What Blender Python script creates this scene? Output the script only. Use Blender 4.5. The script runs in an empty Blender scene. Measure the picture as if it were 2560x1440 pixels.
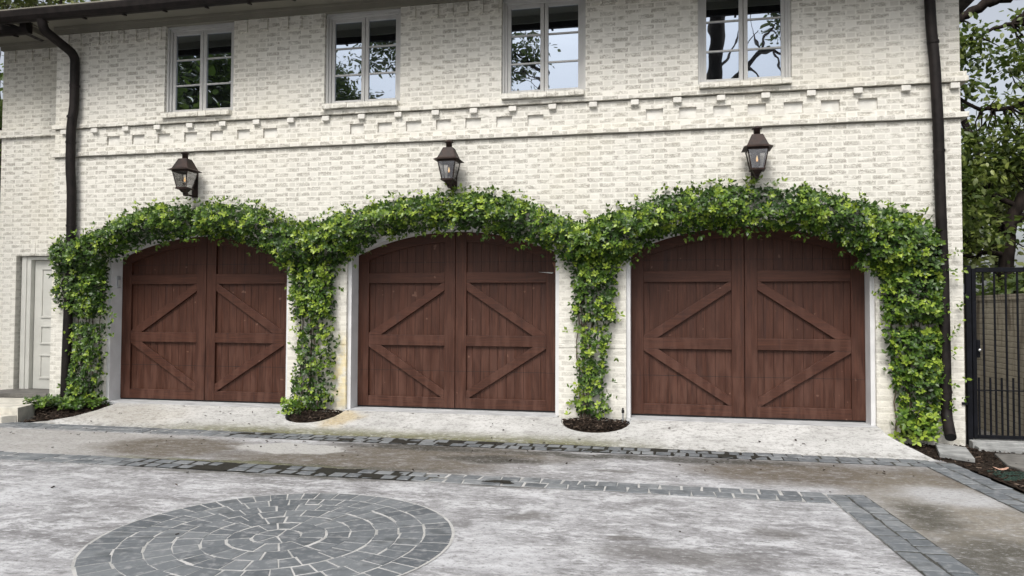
import bpy, bmesh, math, random
import numpy as np
from mathutils import Vector, Matrix, noise as mnoise
from mathutils.geometry import tessellate_polygon

random.seed(7)
rng = np.random.default_rng(11)
scene = bpy.context.scene
COL = scene.collection
rad = math.radians

# ------------------------------------------------------------------ mesh helpers
class MB:
    """collects faces and links them as ONE mesh object"""
    def __init__(s):
        s.v = []; s.f = []; s.m = []; s.t = []; s.sm = []
    def add(s, vs, fs, m=0, tone=0.5, smooth=False):
        b = len(s.v); s.v.extend([tuple(p) for p in vs])
        for f in fs:
            s.f.append([b + i for i in f]); s.m.append(m); s.t.append(tone); s.sm.append(smooth)
    def box(s, x0, x1, y0, y1, z0, z1, m=0, tone=0.5, inset=0.0):
        i = inset
        vs = [(x0, y0, z0), (x1, y0, z0), (x1, y1, z0), (x0, y1, z0),
              (x0 + i, y0 + i, z1), (x1 - i, y0 + i, z1), (x1 - i, y1 - i, z1), (x0 + i, y1 - i, z1)]
        s.add(vs, [(0, 3, 2, 1), (4, 5, 6, 7), (0, 1, 5, 4), (1, 2, 6, 5), (2, 3, 7, 6), (3, 0, 4, 7)], m, tone)
    def obox(s, c, ax, ay, az, m=0, tone=0.5):
        c = Vector(c); ax = Vector(ax); ay = Vector(ay); az = Vector(az)
        vs = [c + sx * ax + sy * ay + sz * az for sz in (-1, 1) for sx, sy in ((-1, -1), (1, -1), (1, 1), (-1, 1))]
        s.add(vs, [(0, 3, 2, 1), (4, 5, 6, 7), (0, 1, 5, 4), (1, 2, 6, 5), (2, 3, 7, 6), (3, 0, 4, 7)], m, tone)
    def prism_y(s, poly, y0, y1, m=0, tone=0.5):
        """polygon in x,z extruded along y"""
        n = len(poly)
        vs = [(x, y0, z) for x, z in poly] + [(x, y1, z) for x, z in poly]
        fs = [tuple(range(n)), tuple(range(2 * n - 1, n - 1, -1))]
        fs += [(i, i + n, (i + 1) % n + n, (i + 1) % n) for i in range(n)]
        s.add(vs, fs, m, tone)
    def frustum(s, c, z0, w0, d0, z1, w1, d1, m=0):
        x, y = c
        vs = [(x - w0, y - d0, z0), (x + w0, y - d0, z0), (x + w0, y + d0, z0), (x - w0, y + d0, z0),
              (x - w1, y - d1, z1), (x + w1, y - d1, z1), (x + w1, y + d1, z1), (x - w1, y + d1, z1)]
        s.add(vs, [(0, 3, 2, 1), (4, 5, 6, 7), (0, 1, 5, 4), (1, 2, 6, 5), (2, 3, 7, 6), (3, 0, 4, 7)], m)
    def tube(s, pts, radii, n=8, m=0, tone=0.5, caps=True, smooth=True):
        pts = [Vector(p) for p in pts]
        if not hasattr(radii, '__len__'): radii = [radii] * len(pts)
        rings = []; up = None
        for i, p in enumerate(pts):
            d = (pts[min(i + 1, len(pts) - 1)] - pts[max(i - 1, 0)]).normalized()
            if up is None:
                a = Vector((0, 0, 1)) if abs(d.z) < 0.9 else Vector((1, 0, 0))
                up = (a - d * a.dot(d)).normalized()
            else:
                up = (up - d * up.dot(d)).normalized()
            sd = d.cross(up)
            rings.append([p + radii[i] * (math.cos(2 * math.pi * k / n) * up + math.sin(2 * math.pi * k / n) * sd) for k in range(n)])
        vs = [q for r in rings for q in r]
        fs = [(i * n + k, i * n + (k + 1) % n, (i + 1) * n + (k + 1) % n, (i + 1) * n + k)
              for i in range(len(pts) - 1) for k in range(n)]
        s.add(vs, fs, m, tone, smooth)
        if caps:
            s.add(rings[0], [tuple(range(n - 1, -1, -1))], m, tone); s.add(rings[-1], [tuple(range(n))], m, tone)
    def lathe(s, c, prof, n=20, m=0):
        vs = []; fs = []
        for r, z in prof:
            vs += [(c[0] + r * math.cos(2 * math.pi * k / n), c[1] + r * math.sin(2 * math.pi * k / n), z) for k in range(n)]
        for i in range(len(prof) - 1):
            fs += [(i * n + k, i * n + (k + 1) % n, (i + 1) * n + (k + 1) % n, (i + 1) * n + k) for k in range(n)]
        s.add(vs, fs, m, 0.5, True)
    def build(s, name, mats, parent=None, bevel=0.0):
        me = bpy.data.meshes.new(name)
        me.from_pydata(s.v, [], s.f); me.validate()
        if not isinstance(mats, (list, tuple)): mats = [mats]
        for k in mats: me.materials.append(k)
        if len(me.polygons) == len(s.f):
            me.polygons.foreach_set('material_index', s.m)
            me.polygons.foreach_set('use_smooth', s.sm)
            a = me.attributes.new('tone', 'FLOAT', 'FACE'); a.data.foreach_set('value', s.t)
        bm = bmesh.new(); bm.from_mesh(me)
        bmesh.ops.recalc_face_normals(bm, faces=bm.faces); bm.to_mesh(me); bm.free()
        o = bpy.data.objects.new(name, me); COL.objects.link(o)
        if parent: o.parent = parent; o.matrix_parent_inverse = Matrix.Translation(-parent_world(parent))
        if bevel:
            b = o.modifiers.new('soft_edges', 'BEVEL'); b.width = bevel; b.segments = 2; b.limit_method = 'ANGLE'
        return o

def parent_world(p):
    v = Vector(p.location)
    return v
def empty(name, loc):
    o = bpy.data.objects.new(name, None); COL.objects.link(o); o.location = loc; o.empty_display_size = 0.2
    return o
def tag(o, label=None, cat=None, group=None, kind=None):
    if label: o['label'] = label
    if cat: o['category'] = cat
    if group: o['group'] = group
    if kind: o['kind'] = kind
    return o

# ------------------------------------------------------------------ node helpers
class NT:
    def __init__(s, name):
        s.mat = bpy.data.materials.new(name); s.mat.use_nodes = True
        s.t = s.mat.node_tree; s.t.nodes.clear()
        s.out = s.t.nodes.new('ShaderNodeOutputMaterial')
    def n(s, typ, ins=None, **props):
        nd = s.t.nodes.new(typ)
        for k, v in props.items(): setattr(nd, k, v)
        for k, v in (ins or {}).items(): s.set(nd.inputs[k], v)
        return nd
    def set(s, sock, v):
        if isinstance(v, bpy.types.NodeSocket): s.t.links.new(v, sock)
        elif isinstance(v, bpy.types.Node): s.t.links.new(v.outputs[0], sock)
        else:
            if isinstance(v, (tuple, list)) and len(v) == 3 and sock.type == 'RGBA': v = (*v, 1)
            sock.default_value = v
    def m(s, op, a, b=0.0, c=0.0, clamp=False):
        nd = s.n('ShaderNodeMath', {0: a, 1: b, 2: c}, operation=op, use_clamp=clamp); return nd.outputs[0]
    def mix(s, f, a, b, blend='MIX'):
        nd = s.n('ShaderNodeMix', data_type='RGBA', blend_type=blend)
        s.set(nd.inputs[0], f); s.set(nd.inputs[6], a); s.set(nd.inputs[7], b); return nd.outputs[2]
    def pos(s):
        return s.n('ShaderNodeNewGeometry').outputs['Position']
    def sep(s, v):
        nd = s.n('ShaderNodeSeparateXYZ', {0: v}); return nd.outputs[0], nd.outputs[1], nd.outputs[2]
    def comb(s, x, y, z):
        return s.n('ShaderNodeCombineXYZ', {0: x, 1: y, 2: z}).outputs[0]
    def vm(s, op, a, b):
        return s.n('ShaderNodeVectorMath', {0: a, 1: b}, operation=op).outputs[0]
    def noise(s, v, scale, detail=3.0, rough=0.55, dist=0.0):
        return s.n('ShaderNodeTexNoise', {'Vector': v, 'Scale': scale, 'Detail': detail, 'Roughness': rough, 'Distortion': dist}).outputs['Fac']
    def mr(s, v, a, b, c=0.0, d=1.0, smooth=True):
        nd = s.n('ShaderNodeMapRange', {0: v, 1: a, 2: b, 3: c, 4: d}, interpolation_type='SMOOTHSTEP' if smooth else 'LINEAR'); return nd.outputs[0]
    def ramp(s, f, stops):
        nd = s.n('ShaderNodeValToRGB', {0: f}); e = nd.color_ramp.elements
        while len(e) < len(stops): e.new(0.5)
        for k, (p, c) in zip(e, stops): k.position = p; k.color = (*c, 1)
        return nd.outputs[0]
    def attr(s, name):
        return s.n('ShaderNodeAttribute', attribute_name=name).outputs['Fac']
    def ell(s, x, y, cx, cy, rx, ry, soft=0.5):
        """1 inside an ellipse on the ground, 0 outside, soft edge"""
        a = s.m('DIVIDE', s.m('SUBTRACT', x, cx), rx); b = s.m('DIVIDE', s.m('SUBTRACT', y, cy), ry)
        d = s.m('SQRT', s.m('ADD', s.m('MULTIPLY', a, a), s.m('MULTIPLY', b, b)))
        return s.mr(d, 1.0 + soft * .5, 1.0 - soft * .5)
    def bsdf(s, color, rough=0.6, spec=0.4, bump=None, strength=0.5, dist=0.01, metal=0.0, extra=None):
        b = s.n('ShaderNodeBsdfPrincipled', {'Base Color': color, 'Roughness': rough, 'Specular IOR Level': spec, 'Metallic': metal})
        for k, v in (extra or {}).items(): s.set(b.inputs[k], v)
        if bump is not None:
            bn = s.n('ShaderNodeBump', {'Height': bump, 'Strength': strength, 'Distance': dist}); s.t.links.new(bn.outputs[0], b.inputs['Normal'])
        s.b = b
        s.t.links.new(b.outputs[0], s.out.inputs[0]); return s.mat

# ------------------------------------------------------------------ materials
COURSE = 0.0677; PERIOD = 0.318
def brick_material(name, paint, grey, amount=1.0, mode='facade'):
    t = NT(name); P = t.pos(); x, y, z = t.sep(P)
    nz = t.n('ShaderNodeTexNoise', {'Vector': P, 'Scale': 14.0, 'Detail': 3.0}).outputs['Color']
    nx, ny, _ = t.sep(nz)
    u = t.m('ADD', t.m('ADD', x, y), t.m('MULTIPLY', t.m('SUBTRACT', nx, .5), .02))
    v = t.m('ADD', z, t.m('MULTIPLY', t.m('SUBTRACT', ny, .5), .013))
    rv = t.m('DIVIDE', v, COURSE); row = t.m('FLOOR', rv); fv = t.m('FRACT', rv)
    uu = t.m('ADD', t.m('DIVIDE', u, PERIOD), t.m('MULTIPLY', t.m('FLOORED_MODULO', row, 2.0), .5))
    k = t.m('FLOOR', uu); fu = t.m('FRACT', uu)
    hd = t.m('GREATER_THAN', fu, .667)
    ds = t.m('MINIMUM', fu, t.m('SUBTRACT', .667, fu)); dh = t.m('MINIMUM', t.m('SUBTRACT', fu, .667), t.m('SUBTRACT', 1.0, fu))
    du = t.m('MULTIPLY', t.m('MAXIMUM', ds, dh), PERIOD)
    dv = t.m('MULTIPLY', t.m('MINIMUM', fv, t.m('SUBTRACT', 1.0, fv)), COURSE)
    d = t.m('MINIMUM', du, dv)
    rnd = t.n('ShaderNodeTexWhiteNoise', {'Vector': t.comb(t.m('ADD', t.m('MULTIPLY', k, 2.0), hd), row, 0.0)}, noise_dimensions='2D').outputs['Value']
    rnd2 = t.n('ShaderNodeTexWhiteNoise', {'Vector': t.comb(t.m('ADD', t.m('MULTIPLY', k, 2.0), hd), t.m('ADD', row, 77.0), 0.0)}, noise_dimensions='2D').outputs['Value']
    edge = t.mr(d, .006, .013)
    # hammered scratches on stretchers: thin dark wriggles
    off = t.m('MULTIPLY', rnd, 13.0)
    sv = t.comb(t.m('ADD', u, off), t.m('MULTIPLY', y, .0), t.m('MULTIPLY', v, 1.8))
    n1 = t.noise(sv, 34.0, 2.5, .6, 1.2)
    rid = t.m('SUBTRACT', 1.0, t.m('MULTIPLY', t.m('ABSOLUTE', t.m('SUBTRACT', n1, .5)), 7.5), clamp=True)
    sc2 = t.noise(sv, 9.0, 2.0)
    scr = t.m('MULTIPLY', rid, t.mr(sc2, .30, .55))
    strk = t.noise(t.comb(t.m('MULTIPLY', u, 5.0), 0.0, t.m('MULTIPLY', v, .7)), 30.0, 2.0)
    blotch = t.mr(sc2, .42, .62)
    ams = t.m('ADD', t.m('MULTIPLY', scr, 1.25), t.m('MULTIPLY', blotch, t.m('MULTIPLY', rnd2, .20)))
    amh = t.m('MULTIPLY', t.m('ADD', .06, t.m('MULTIPLY', rnd2, .33)), t.m('ADD', .6, t.m('MULTIPLY', strk, .8)))
    am = t.m('ADD', t.m('MULTIPLY', hd, amh), t.m('MULTIPLY', t.m('SUBTRACT', 1.0, hd), ams))
    big = t.noise(P, 1.3, 3.0)
    am = t.m('MULTIPLY', t.m('MULTIPLY', am, edge), t.m('MULTIPLY', t.mr(big, .3, .7, .65, 1.15, False), amount), clamp=True)
    # the lime wash lies thicker on the piers between the doors
    am = t.m('MULTIPLY', am, t.mr(z, 1.6, 2.8, .55, 1.0))
    col = t.mix(am, paint, grey)
    big2 = t.noise(P, .6, 4.0)
    col = t.mix(t.mr(big2, .45, .75, 0.0, .35), col, tuple(c * f for c, f in zip(paint, (.93, .90, .82))))
    # thin dark joint shadow under each course
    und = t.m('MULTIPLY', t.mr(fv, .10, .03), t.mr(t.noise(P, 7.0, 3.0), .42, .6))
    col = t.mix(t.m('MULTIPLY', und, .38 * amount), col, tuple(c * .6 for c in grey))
    if mode == 'facade':
        yel = t.m('MULTIPLY', t.ell(x, z, -4.18, .62, .17, .50, .9), t.mr(t.noise(P, 9.0, 3.0), .35, .6))
        col = t.mix(t.m('MULTIPLY', yel, .6), col, (.72, .58, .26))
        foot = t.m('MULTIPLY', t.mr(z, .38, .1), t.mr(t.noise(P, 12.0, 4.0), .4, .65))
        col = t.mix(t.m('MULTIPLY', foot, .4), col, (.30, .28, .22))
    if mode == 'old':
        st = t.mr(t.noise(t.comb(t.m('MULTIPLY', y, 5.0), t.m('MULTIPLY', x, 5.0), t.m('MULTIPLY', z, 1.0)), 2.0, 4.0), .45, .7)
        col = t.mix(t.m('MULTIPLY', st, t.mr(z, .6, 1.6, .3, .85)), col, (.10, .075, .05))
        jl = t.mr(t.m('MINIMUM', fv, t.m('SUBTRACT', 1.0, fv)), .10, .03)
        col = t.mix(t.m('MULTIPLY', jl, .7), col, (.10, .09, .075))
    h = t.m('ADD', t.m('MULTIPLY', edge, .8), t.m('SUBTRACT', t.m('MULTIPLY', t.noise(P, 45.0, 3.0), .5), t.m('MULTIPLY', t.m('MULTIPLY', scr, edge), .5)))
    return t.bsdf(col, .82, .2, h, .45, .005)

M = {}
M['brick'] = brick_material('painted_brick', (.69, .675, .62), (.33, .315, .275))
M['brick_old'] = brick_material('old_brick', (.47, .43, .345), (.27, .235, .18), .8, 'old')

def plain(name, col, rough=.5, spec=.4, var=.12, scale=8.0, bump=.0, metal=0.0, stretch=(1, 1, 1)):
    t = NT(name); P = t.vm('MULTIPLY', t.pos(), stretch)
    n = t.noise(P, scale, 4.0)
    c = t.mix(t.mr(n, .35, .65), tuple(k * (1 - var) for k in col), tuple(min(1, k * (1 + var)) for k in col))
    r = t.mr(n, .3, .7, rough - .07, rough + .08, False)
    return t.bsdf(c, r, spec, t.noise(P, scale * 6, 3.0) if bump else None, bump, .004, metal)
M['brick_plain'] = plain('plain_painted_brick', (.64, .628, .585), .8, .2, .07, 9.0, .4)
M['trim'] = plain('white_trim_paint', (.61, .615, .62), .45, .4, .05, 5.0, .1)
M['trim_grey'] = plain('pale_grey_paint', (.47, .47, .46), .42, .45, .05, 6.0)
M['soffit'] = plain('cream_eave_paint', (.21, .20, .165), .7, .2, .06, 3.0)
M['bronze'] = plain('dark_bronze_metal', (.012, .0095, .009), .6, .18, .35, 9.0, .15)
M['copper'] = plain('aged_copper', (.026, .0155, .0128), .55, .25, .45, 14.0, .2, .0)
M['black_iron'] = plain('black_painted_iron', (.004, .0045, .007), .6, .15, .3, 12.0)
M['shingle'] = plain('roof_shingles', (.07, .066, .062), .85, .2, .4, 10.0, .5)
M['door_paint'] = plain('cream_door_paint', (.52, .52, .485), .4, .4, .04, 5.0)
M['rubber'] = plain('dark_rubber', (.012, .012, .012), .7, .3)
M['dark_room'] = plain('dark_interior', (.008, .008, .009), .9, .1)
M['slab'] = plain('grey_stone_slab', (.27, .275, .27), .75, .3, .22, 7.0, .5)
M['slab_dark'] = plain('dark_stone_slab', (.13, .125, .115), .8, .3, .25, 7.0, .5)
M['step'] = plain('pale_concrete_step', (.52, .50, .44), .8, .25, .16, 6.0, .4)
M['plastic_grey'] = plain('grey_plastic', (.30, .31, .32), .4, .4)
M['chrome'] = plain('worn_chrome', (.6, .6, .6), .2, .5, .1, 8.0, 0, 1.0)
M['grate'] = plain('green_grate_plastic', (.022, .045, .034), .5, .4, .3, 20.0)
M['veneer'] = plain('bare_wood', (.20, .10, .06), .7, .3, .3, 30.0)
M['pink_leaf'] = plain('dry_pink_leaf', (.46, .28, .21), .6, .3, .1)

def wood(name, horiz):
    t = NT(name); P = t.pos(); x, y, z = t.sep(P)
    tone = t.attr('tone')
    if horiz: gv = t.comb(t.m('MULTIPLY', x, 1.2), t.m('MULTIPLY', tone, 9.0), t.m('MULTIPLY', z, 26.0))
    else: gv = t.comb(t.m('MULTIPLY', x, 26.0), t.m('MULTIPLY', tone, 9.0), t.m('MULTIPLY', z, 1.2))
    g = t.noise(gv, 2.2, 5.0, .65, .4)
    col = t.ramp(g, [(.22, (.020, .0067, .0037)), (.5, (.048, .0162, .0086)), (.78, (.085, .0310, .0172))])
    col = t.mix(t.m('MULTIPLY', t.m('SUBTRACT', tone, .5), .9, clamp=True), col, (.078, .029, .019))
    col = t.mix(t.m('MULTIPLY', t.m('SUBTRACT', .5, tone), 1.1, clamp=True), col, (.032, .011, .007))
    # sun-bleached and water-marked towards the ground
    w = t.noise(t.vm('MULTIPLY', P, (9.0, 9.0, 1.6)), 1.3, 4.0)
    fade = t.m('MULTIPLY', t.mr(z, 2.4, .4), t.mr(w, .42, .66))
    col = t.mix(t.m('MULTIPLY', fade, .5), col, (.108, .051, .036))
    dk = t.noise(t.vm('MULTIPLY', P, (14.0, 14.0, 1.0)), 1.0, 3.0)
    col = t.mix(t.m('MULTIPLY', t.mr(dk, .58, .75), .55), col, (.030, .013, .011))
    kn = t.noise(P, 11.0, 1.0)
    col = t.mix(t.mr(kn, .76, .79, 0, .35), col, (.26, .15, .11))
    return t.bsdf(col, .55, .3, g, .35, .004)
M['wood_v'] = wood('stained_wood_upright', False)
M['wood_h'] = wood('stained_wood_level', True)

def glass_mats():
    t = NT('window_glass'); P = t.pos()
    wob = t.noise(P, 3.5, 1.0)
    bn = t.n('ShaderNodeBump', {'Height': wob, 'Strength': .05, 'Distance': .02})
    g = t.n('ShaderNodeBsdfGlossy', {'Color': (.74, .85, 1.0, 1), 'Roughness': .008, 'Normal': bn.outputs[0]})
    d = t.n('ShaderNodeBsdfPrincipled', {'Base Color': (.006, .007, .008, 1), 'Roughness': .05})
    mx = t.n('ShaderNodeMixShader', {0: .42, 1: d.outputs[0], 2: g.outputs[0]})
    t.t.links.new(mx.outputs[0], t.out.inputs[0]); M['glass'] = t.mat
    t = NT('lantern_glass')
    g = t.n('ShaderNodeBsdfGlossy', {'Color': (.9, .9, .92, 1), 'Roughness': .05})
    d = t.n('ShaderNodeBsdfTransparent', {'Color': (.80, .80, .80, 1)})
    mx = t.n('ShaderNodeMixShader', {0: .22, 1: d.outputs[0], 2: g.outputs[0]})
    t.t.links.new(mx.outputs[0], t.out.inputs[0]); M['lamp_glass'] = t.mat
    t = NT('gas_flame'); P = t.pos(); x, y, z = t.sep(P)
    c = t.ramp(t.mr(z, 3.25, 3.40, 0, 1, False), [(0, (1, .45, .15)), (.4, (1, .72, .36)), (1, (1, .55, .2))])
    e = t.n('ShaderNodeEmission', {'Color': c, 'Strength': 1.6}); t.t.links.new(e.outputs[0], t.out.inputs[0]); M['flame'] = t.mat
glass_mats()

def leaf_mat(name, stops, rough=.42, trans=.25, spec=.4):
    t = NT(name); tone = t.attr('tone')
    c = t.ramp(tone, stops)
    n = t.noise(t.pos(), 30.0, 2.0)
    c = t.mix(t.mr(n, .3, .7, 0, .25), c, t.mix(.5, c, (.02, .05, .015), 'MIX'))
    b = t.n('ShaderNodeBsdfPrincipled', {'Base Color': c, 'Roughness': rough, 'Specular IOR Level': spec})
    tr = t.n('ShaderNodeBsdfTranslucent', {'Color': t.mix(.35, c, (.20, .32, .04))})
    mx = t.n('ShaderNodeMixShader', {0: trans, 1: b.outputs[0], 2: tr.outputs[0]})
    t.t.links.new(mx.outputs[0], t.out.inputs[0]); return t.mat
M['vine'] = leaf_mat('vine_leaf', [(0, (.010, .025, .006)), (.34, (.030, .070, .011)), (.64, (.096, .172, .019)), (1, (.30, .395, .047))], .36, .14, .36)  # darkest stop lowered to deepen the shade among the leaves
M['tree_leaf'] = leaf_mat('tree_leaf', [(0, (.030, .050, .018)), (.4, (.080, .115, .030)), (.75, (.17, .21, .05)), (1, (.28, .33, .08))], .4, .36)
M['far_leaf'] = leaf_mat('far_leaf', [(0, (.065, .085, .030)), (.5, (.16, .18, .065)), (1, (.27, .29, .12))], .5, .36)
M['bark'] = plain('tree_bark', (.018, .014, .012), .9, .1, .5, 12.0, .8, 0, (1, 1, .3))
M['bark_grey'] = plain('grey_bark', (.075, .066, .058), .9, .1, .4, 12.0, .8, 0, (1, 1, .3))
M['stem'] = plain('vine_stem', (.11, .085, .06), .85, .2, .4, 25.0)

def concrete(name, kind):
    t = NT(name); P = t.pos(); x0, y0, z0 = t.sep(P)
    wn = t.n('ShaderNodeTexNoise', {'Vector': P, 'Scale': 2.3, 'Detail': 4.0, 'Roughness': .6}).outputs['Color']
    wx, wy, _ = t.sep(wn)
    x = t.m('ADD', x0, t.m('MULTIPLY', t.m('SUBTRACT', wx, .5), .55)); y = t.m('ADD', y0, t.m('MULTIPLY', t.m('SUBTRACT', wy, .5), .40))
    A = t.noise(P, 1.1, 6.0, .62); B = t.noise(t.vm('MULTIPLY', P, (1.0, 1.6, 1.0)), 5.5, 6.0, .68); F = t.noise(P, 38.0, 5.0, .7)
    Bs = t.noise(t.vm('ADD', P, (7.3, 2.1, 0)), 13.0, 5.0, .7)
    if kind == 'apron':
        col = t.mix(t.mr(A, .35, .68), (.47, .47, .46), (.62, .62, .61))
        col = t.mix(t.mr(B, .46, .68, 0, .75), col, (.33, .325, .315))
        alg = t.m('MULTIPLY', t.mr(y0, -.62, -1.0), t.m('MULTIPLY', t.mr(x, -7.2, -5.0), t.mr(x, .4, -1.2)))
        col = t.mix(t.m('MULTIPLY', alg, t.mr(B, .30, .50, .3, .95)), col, (.13, .13, .05))
        col = t.mix(t.m('MULTIPLY', t.ell(x, y, -4.0, -.42, .22, .28, 1.0), .7), col, (.50, .39, .20))
        col = t.mix(t.m('MULTIPLY', t.ell(x, y, -7.0, -.55, .9, .35, 1.0), .3), col, (.40, .35, .26))
        dirt = t.m('MULTIPLY', t.mr(y0, -.8, -1.03), t.mr(Bs, .45, .62))
        col = t.mix(t.m('MULTIPLY', dirt, .7), col, (.16, .155, .13))
    else:
        C3 = t.noise(t.vm('MULTIPLY', P, (1.0, 1.7, 1.0)), 2.6, 8.0, .72, .35); C4 = t.noise(t.vm('MULTIPLY', t.vm('ADD', P, (4.1, 8.3, 0)), (1.0, 2.2, 1.0)), 9.0, 7.0, .72)
        col = t.mix(t.mr(A, .34, .66), (.30, .295, .295), (.41, .405, .405))
        col = t.mix(t.mr(C3, .50, .60, 0, .85), col, (.60, .60, .60))
        col = t.mix(t.mr(C3, .49, .36, 0, .75), col, (.155, .15, .15))
        col = t.mix(t.mr(C4, .53, .64, 0, .75), col, (.64, .64, .645))
        col = t.mix(t.mr(C4, .47, .36, 0, .75), col, (.145, .14, .14))
        big = t.noise(t.vm('ADD', P, (3.0, 9.0, 0)), .75, 3.0)
        col = t.mix(t.m('MULTIPLY', t.mr(big, .50, .66), t.mr(B, .40, .60, .2, .7)), col, (.58, .58, .585))
        # warm paler strip on the left, tan stain between the two cobble bands and down the right lane
        def put(col, masks, c, s, n=B, lo=.25, hi=.55):
            for k, mk in enumerate(masks):
                e = t.ell(x, y, *mk); acc = e if k == 0 else t.m('MAXIMUM', acc, e)
            return t.mix(t.m('MULTIPLY', t.m('MULTIPLY', acc, s), t.mr(n, lo, hi, .35, 1.0)), col, c)
        between = t.m('MULTIPLY', t.mr(y0, -2.80, -2.62), t.mr(y0, -1.34, -1.44))
        strip = t.m('MULTIPLY', t.mr(x, -4.6, -6.2), between)
        col = t.mix(t.m('MULTIPLY', strip, .7), col, (.41, .39, .355))
        col = put(col, [(-5.25, -2.05, .85, .55, .6), (-3.0, -2.35, 1.55, .50, .8), (-2.2, -1.75, 1.3, .45, .8)], (.130, .108, .078), .96)
        col = put(col, [(1.35, -1.95, 1.15, .55, .8), (2.25, -2.1, .9, .7, .9)], (.125, .100, .070), .96)
        col = put(col, [(2.15, -3.4, .62, 1.3, 1.0)], (.235, .205, .155), .88)
        col = put(col, [(2.05, -4.3, .45, .55, 1.0), (1.9, -3.3, .22, .40, 1.0)], (.06, .055, .04), .85)
        col = put(col, [(-3.95, -1.86, .60, .30, .25)], (.50, .49, .46), .92, A, .1, .2)
        col = put(col, [(2.25, -2.62, .40, .33, 1.0)], (.50, .50, .50), .85)
        col = put(col, [(-.2, -1.55, 1.6, .13, .9), (-2.7, -1.5, .9, .14, .9), (-1.7, -1.95, .5, .18, 1.), (-1.3, -3.0, .5, .12, 1.)], (.045, .042, .032), .9)
        col = put(col, [(-1.0, -3.92, .16, .10, .9), (-.26, -4.29, .14, .05, .8), (.75, -4.02, .16, .12, 1.), (.1, -4.6, .5, .16, 1.2), (-.45, -2.25, .2, .07, .8)], (.12, .11, .10), .75)
        col = put(col, [(-3.7, -3.08, 1.5, .08, 1.0), (-3.6, -2.64, 1.6, .07, 1.0)], (.07, .066, .05), .8)
        col = put(col, [(-4.2, -2.70, 1.3, .10, .8)], (.15, .15, .07), .75)
        # fine crack
        cr = t.n('ShaderNodeTexVoronoi', {'Vector': t.vm('ADD', P, t.vm('MULTIPLY', wn, (.5, .5, 0))), 'Scale': .42}, feature='DISTANCE_TO_EDGE').outputs['Distance']
        col = t.mix(t.m('MULTIPLY', t.mr(cr, .004, .001), .22), col, (.13, .125, .12))
    F2 = t.noise(t.vm('MULTIPLY', P, (1.0, 1.5, 1.0)), 21.0, 6.0, .75)
    col = t.mix(t.mr(F2, .53, .66, 0, .5), col, (.60, .60, .60))
    col = t.mix(t.mr(F2, .47, .36, 0, .75), col, (.15, .145, .14))
    col = t.mix(t.mr(F, .54, .70, 0, .6), col, (.18, .175, .165))
    sp = t.noise(P, 95.0, 2.0)
    col = t.mix(t.mr(sp, .64, .72, 0, .5), col, (.14, .135, .125))
    col = t.mix(1.0, col, (.80, .81, .83) if kind == 'drive' else (.86, .86, .855), 'MULTIPLY')
    h = t.m('ADD', t.m('MULTIPLY', F, .7), t.m('MULTIPLY', B, .6))
    return t.bsdf(col, t.mr(B, .3, .7, .62, .82, False), .35, h, .35, .008)
M['drive'] = concrete('stained_concrete', 'drive')
M['apron'] = concrete('apron_concrete', 'apron')
M['threshold'] = plain('threshold_concrete', (.40, .41, .42), .7, .3, .22, 9.0, .4, 0, (.5, 2.5, 1))
def stone_mat():
    t = NT('slate_setts'); P = t.pos(); tone = t.attr('tone')
    c = t.ramp(tone, [(0, (.085, .095, .105)), (.5, (.125, .137, .148)), (1, (.185, .197, .205))])
    n = t.noise(P, 16.0, 5.0, .65)
    c = t.mix(t.mr(n, .48, .70, 0, .65), c, (.27, .275, .28))
    c = t.mix(t.mr(t.noise(P, 5.0, 3.0), .54, .68, 0, .6), c, (.055, .062, .066))
    M['stone'] = t.bsdf(c, .62, .4, n, .5, .006)
    t = NT('joint_mortar'); P = t.pos(); x0, y0, z = t.sep(P)
    n = t.noise(P, 5.0, 4.0); x = t.m('ADD', x0, t.m('MULTIPLY', t.m('SUBTRACT', n, .5), 1.6))
    b2 = t.m('MULTIPLY', t.ell(x, y0, -3.7, -2.9, 1.7, .5, .15), t.mr(x, -1.5, -2.0))
    b1 = t.m('MULTIPLY', t.ell(x, y0, -1.6, -1.2, 3.6, .5, .3), 1.0)
    rr = t.mr(x0, 1.25, 1.45)
    wet = t.m('MAXIMUM', t.m('MAXIMUM', b1, b2), rr)
    c = t.mix(t.mr(n, .35, .65), (.33, .33, .32), (.46, .455, .445))
    c = t.mix(t.m('MULTIPLY', wet, .95), c, (.028, .028, .022))
    c = t.mix(t.mr(t.noise(P, 40.0, 3.0), .5, .7, 0, .4), c, (.2, .195, .18))
    M['mortar'] = t.bsdf(c, .75, .3, t.noise(P, 60.0, 3.0), .5, .006)
stone_mat()
M['wet'] = plain('wet_silt', (.022, .021, .017), .7, .25, .35, 20.0, .6)
M['mulch'] = plain('dark_mulch', (.022, .016, .012), .95, .1, .6, 40.0, 1.0)
M['soil'] = plain('garden_soil', (.035, .030, .022), .95, .1, .5, 6.0, .8)
def chip_mat():
    t = NT('bark_chips'); c = t.ramp(t.attr('tone'), [(0, (.012, .009, .007)), (.7, (.045, .030, .022)), (1, (.17, .13, .10))])
    M['chips'] = t.bsdf(c, .9, .15)
chip_mat()

# ------------------------------------------------------------------ ground
def ground_poly(name, pts, mat, thick, zf=lambda x, y: 0.0, **tg):
    """flat or sloping sheet with real thickness"""
    tris = tessellate_polygon([[Vector((x, y, 0)) for x, y in pts]])
    b = MB(); n = len(pts)
    vs = [(x, y, zf(x, y)) for x, y in pts] + [(x, y, zf(x, y) - thick) for x, y in pts]
    b.add(vs, [tuple(t) for t in tris] + [(i, (i + 1) % n, (i + 1) % n + n, i + n) for i in range(n)])
    o = b.build(name, mat)
    # orient upwards
    if sum(p.normal.z * p.area for p in o.data.polygons) < 0: o.data.flip_normals()
    tag(o, **tg); return o

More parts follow.
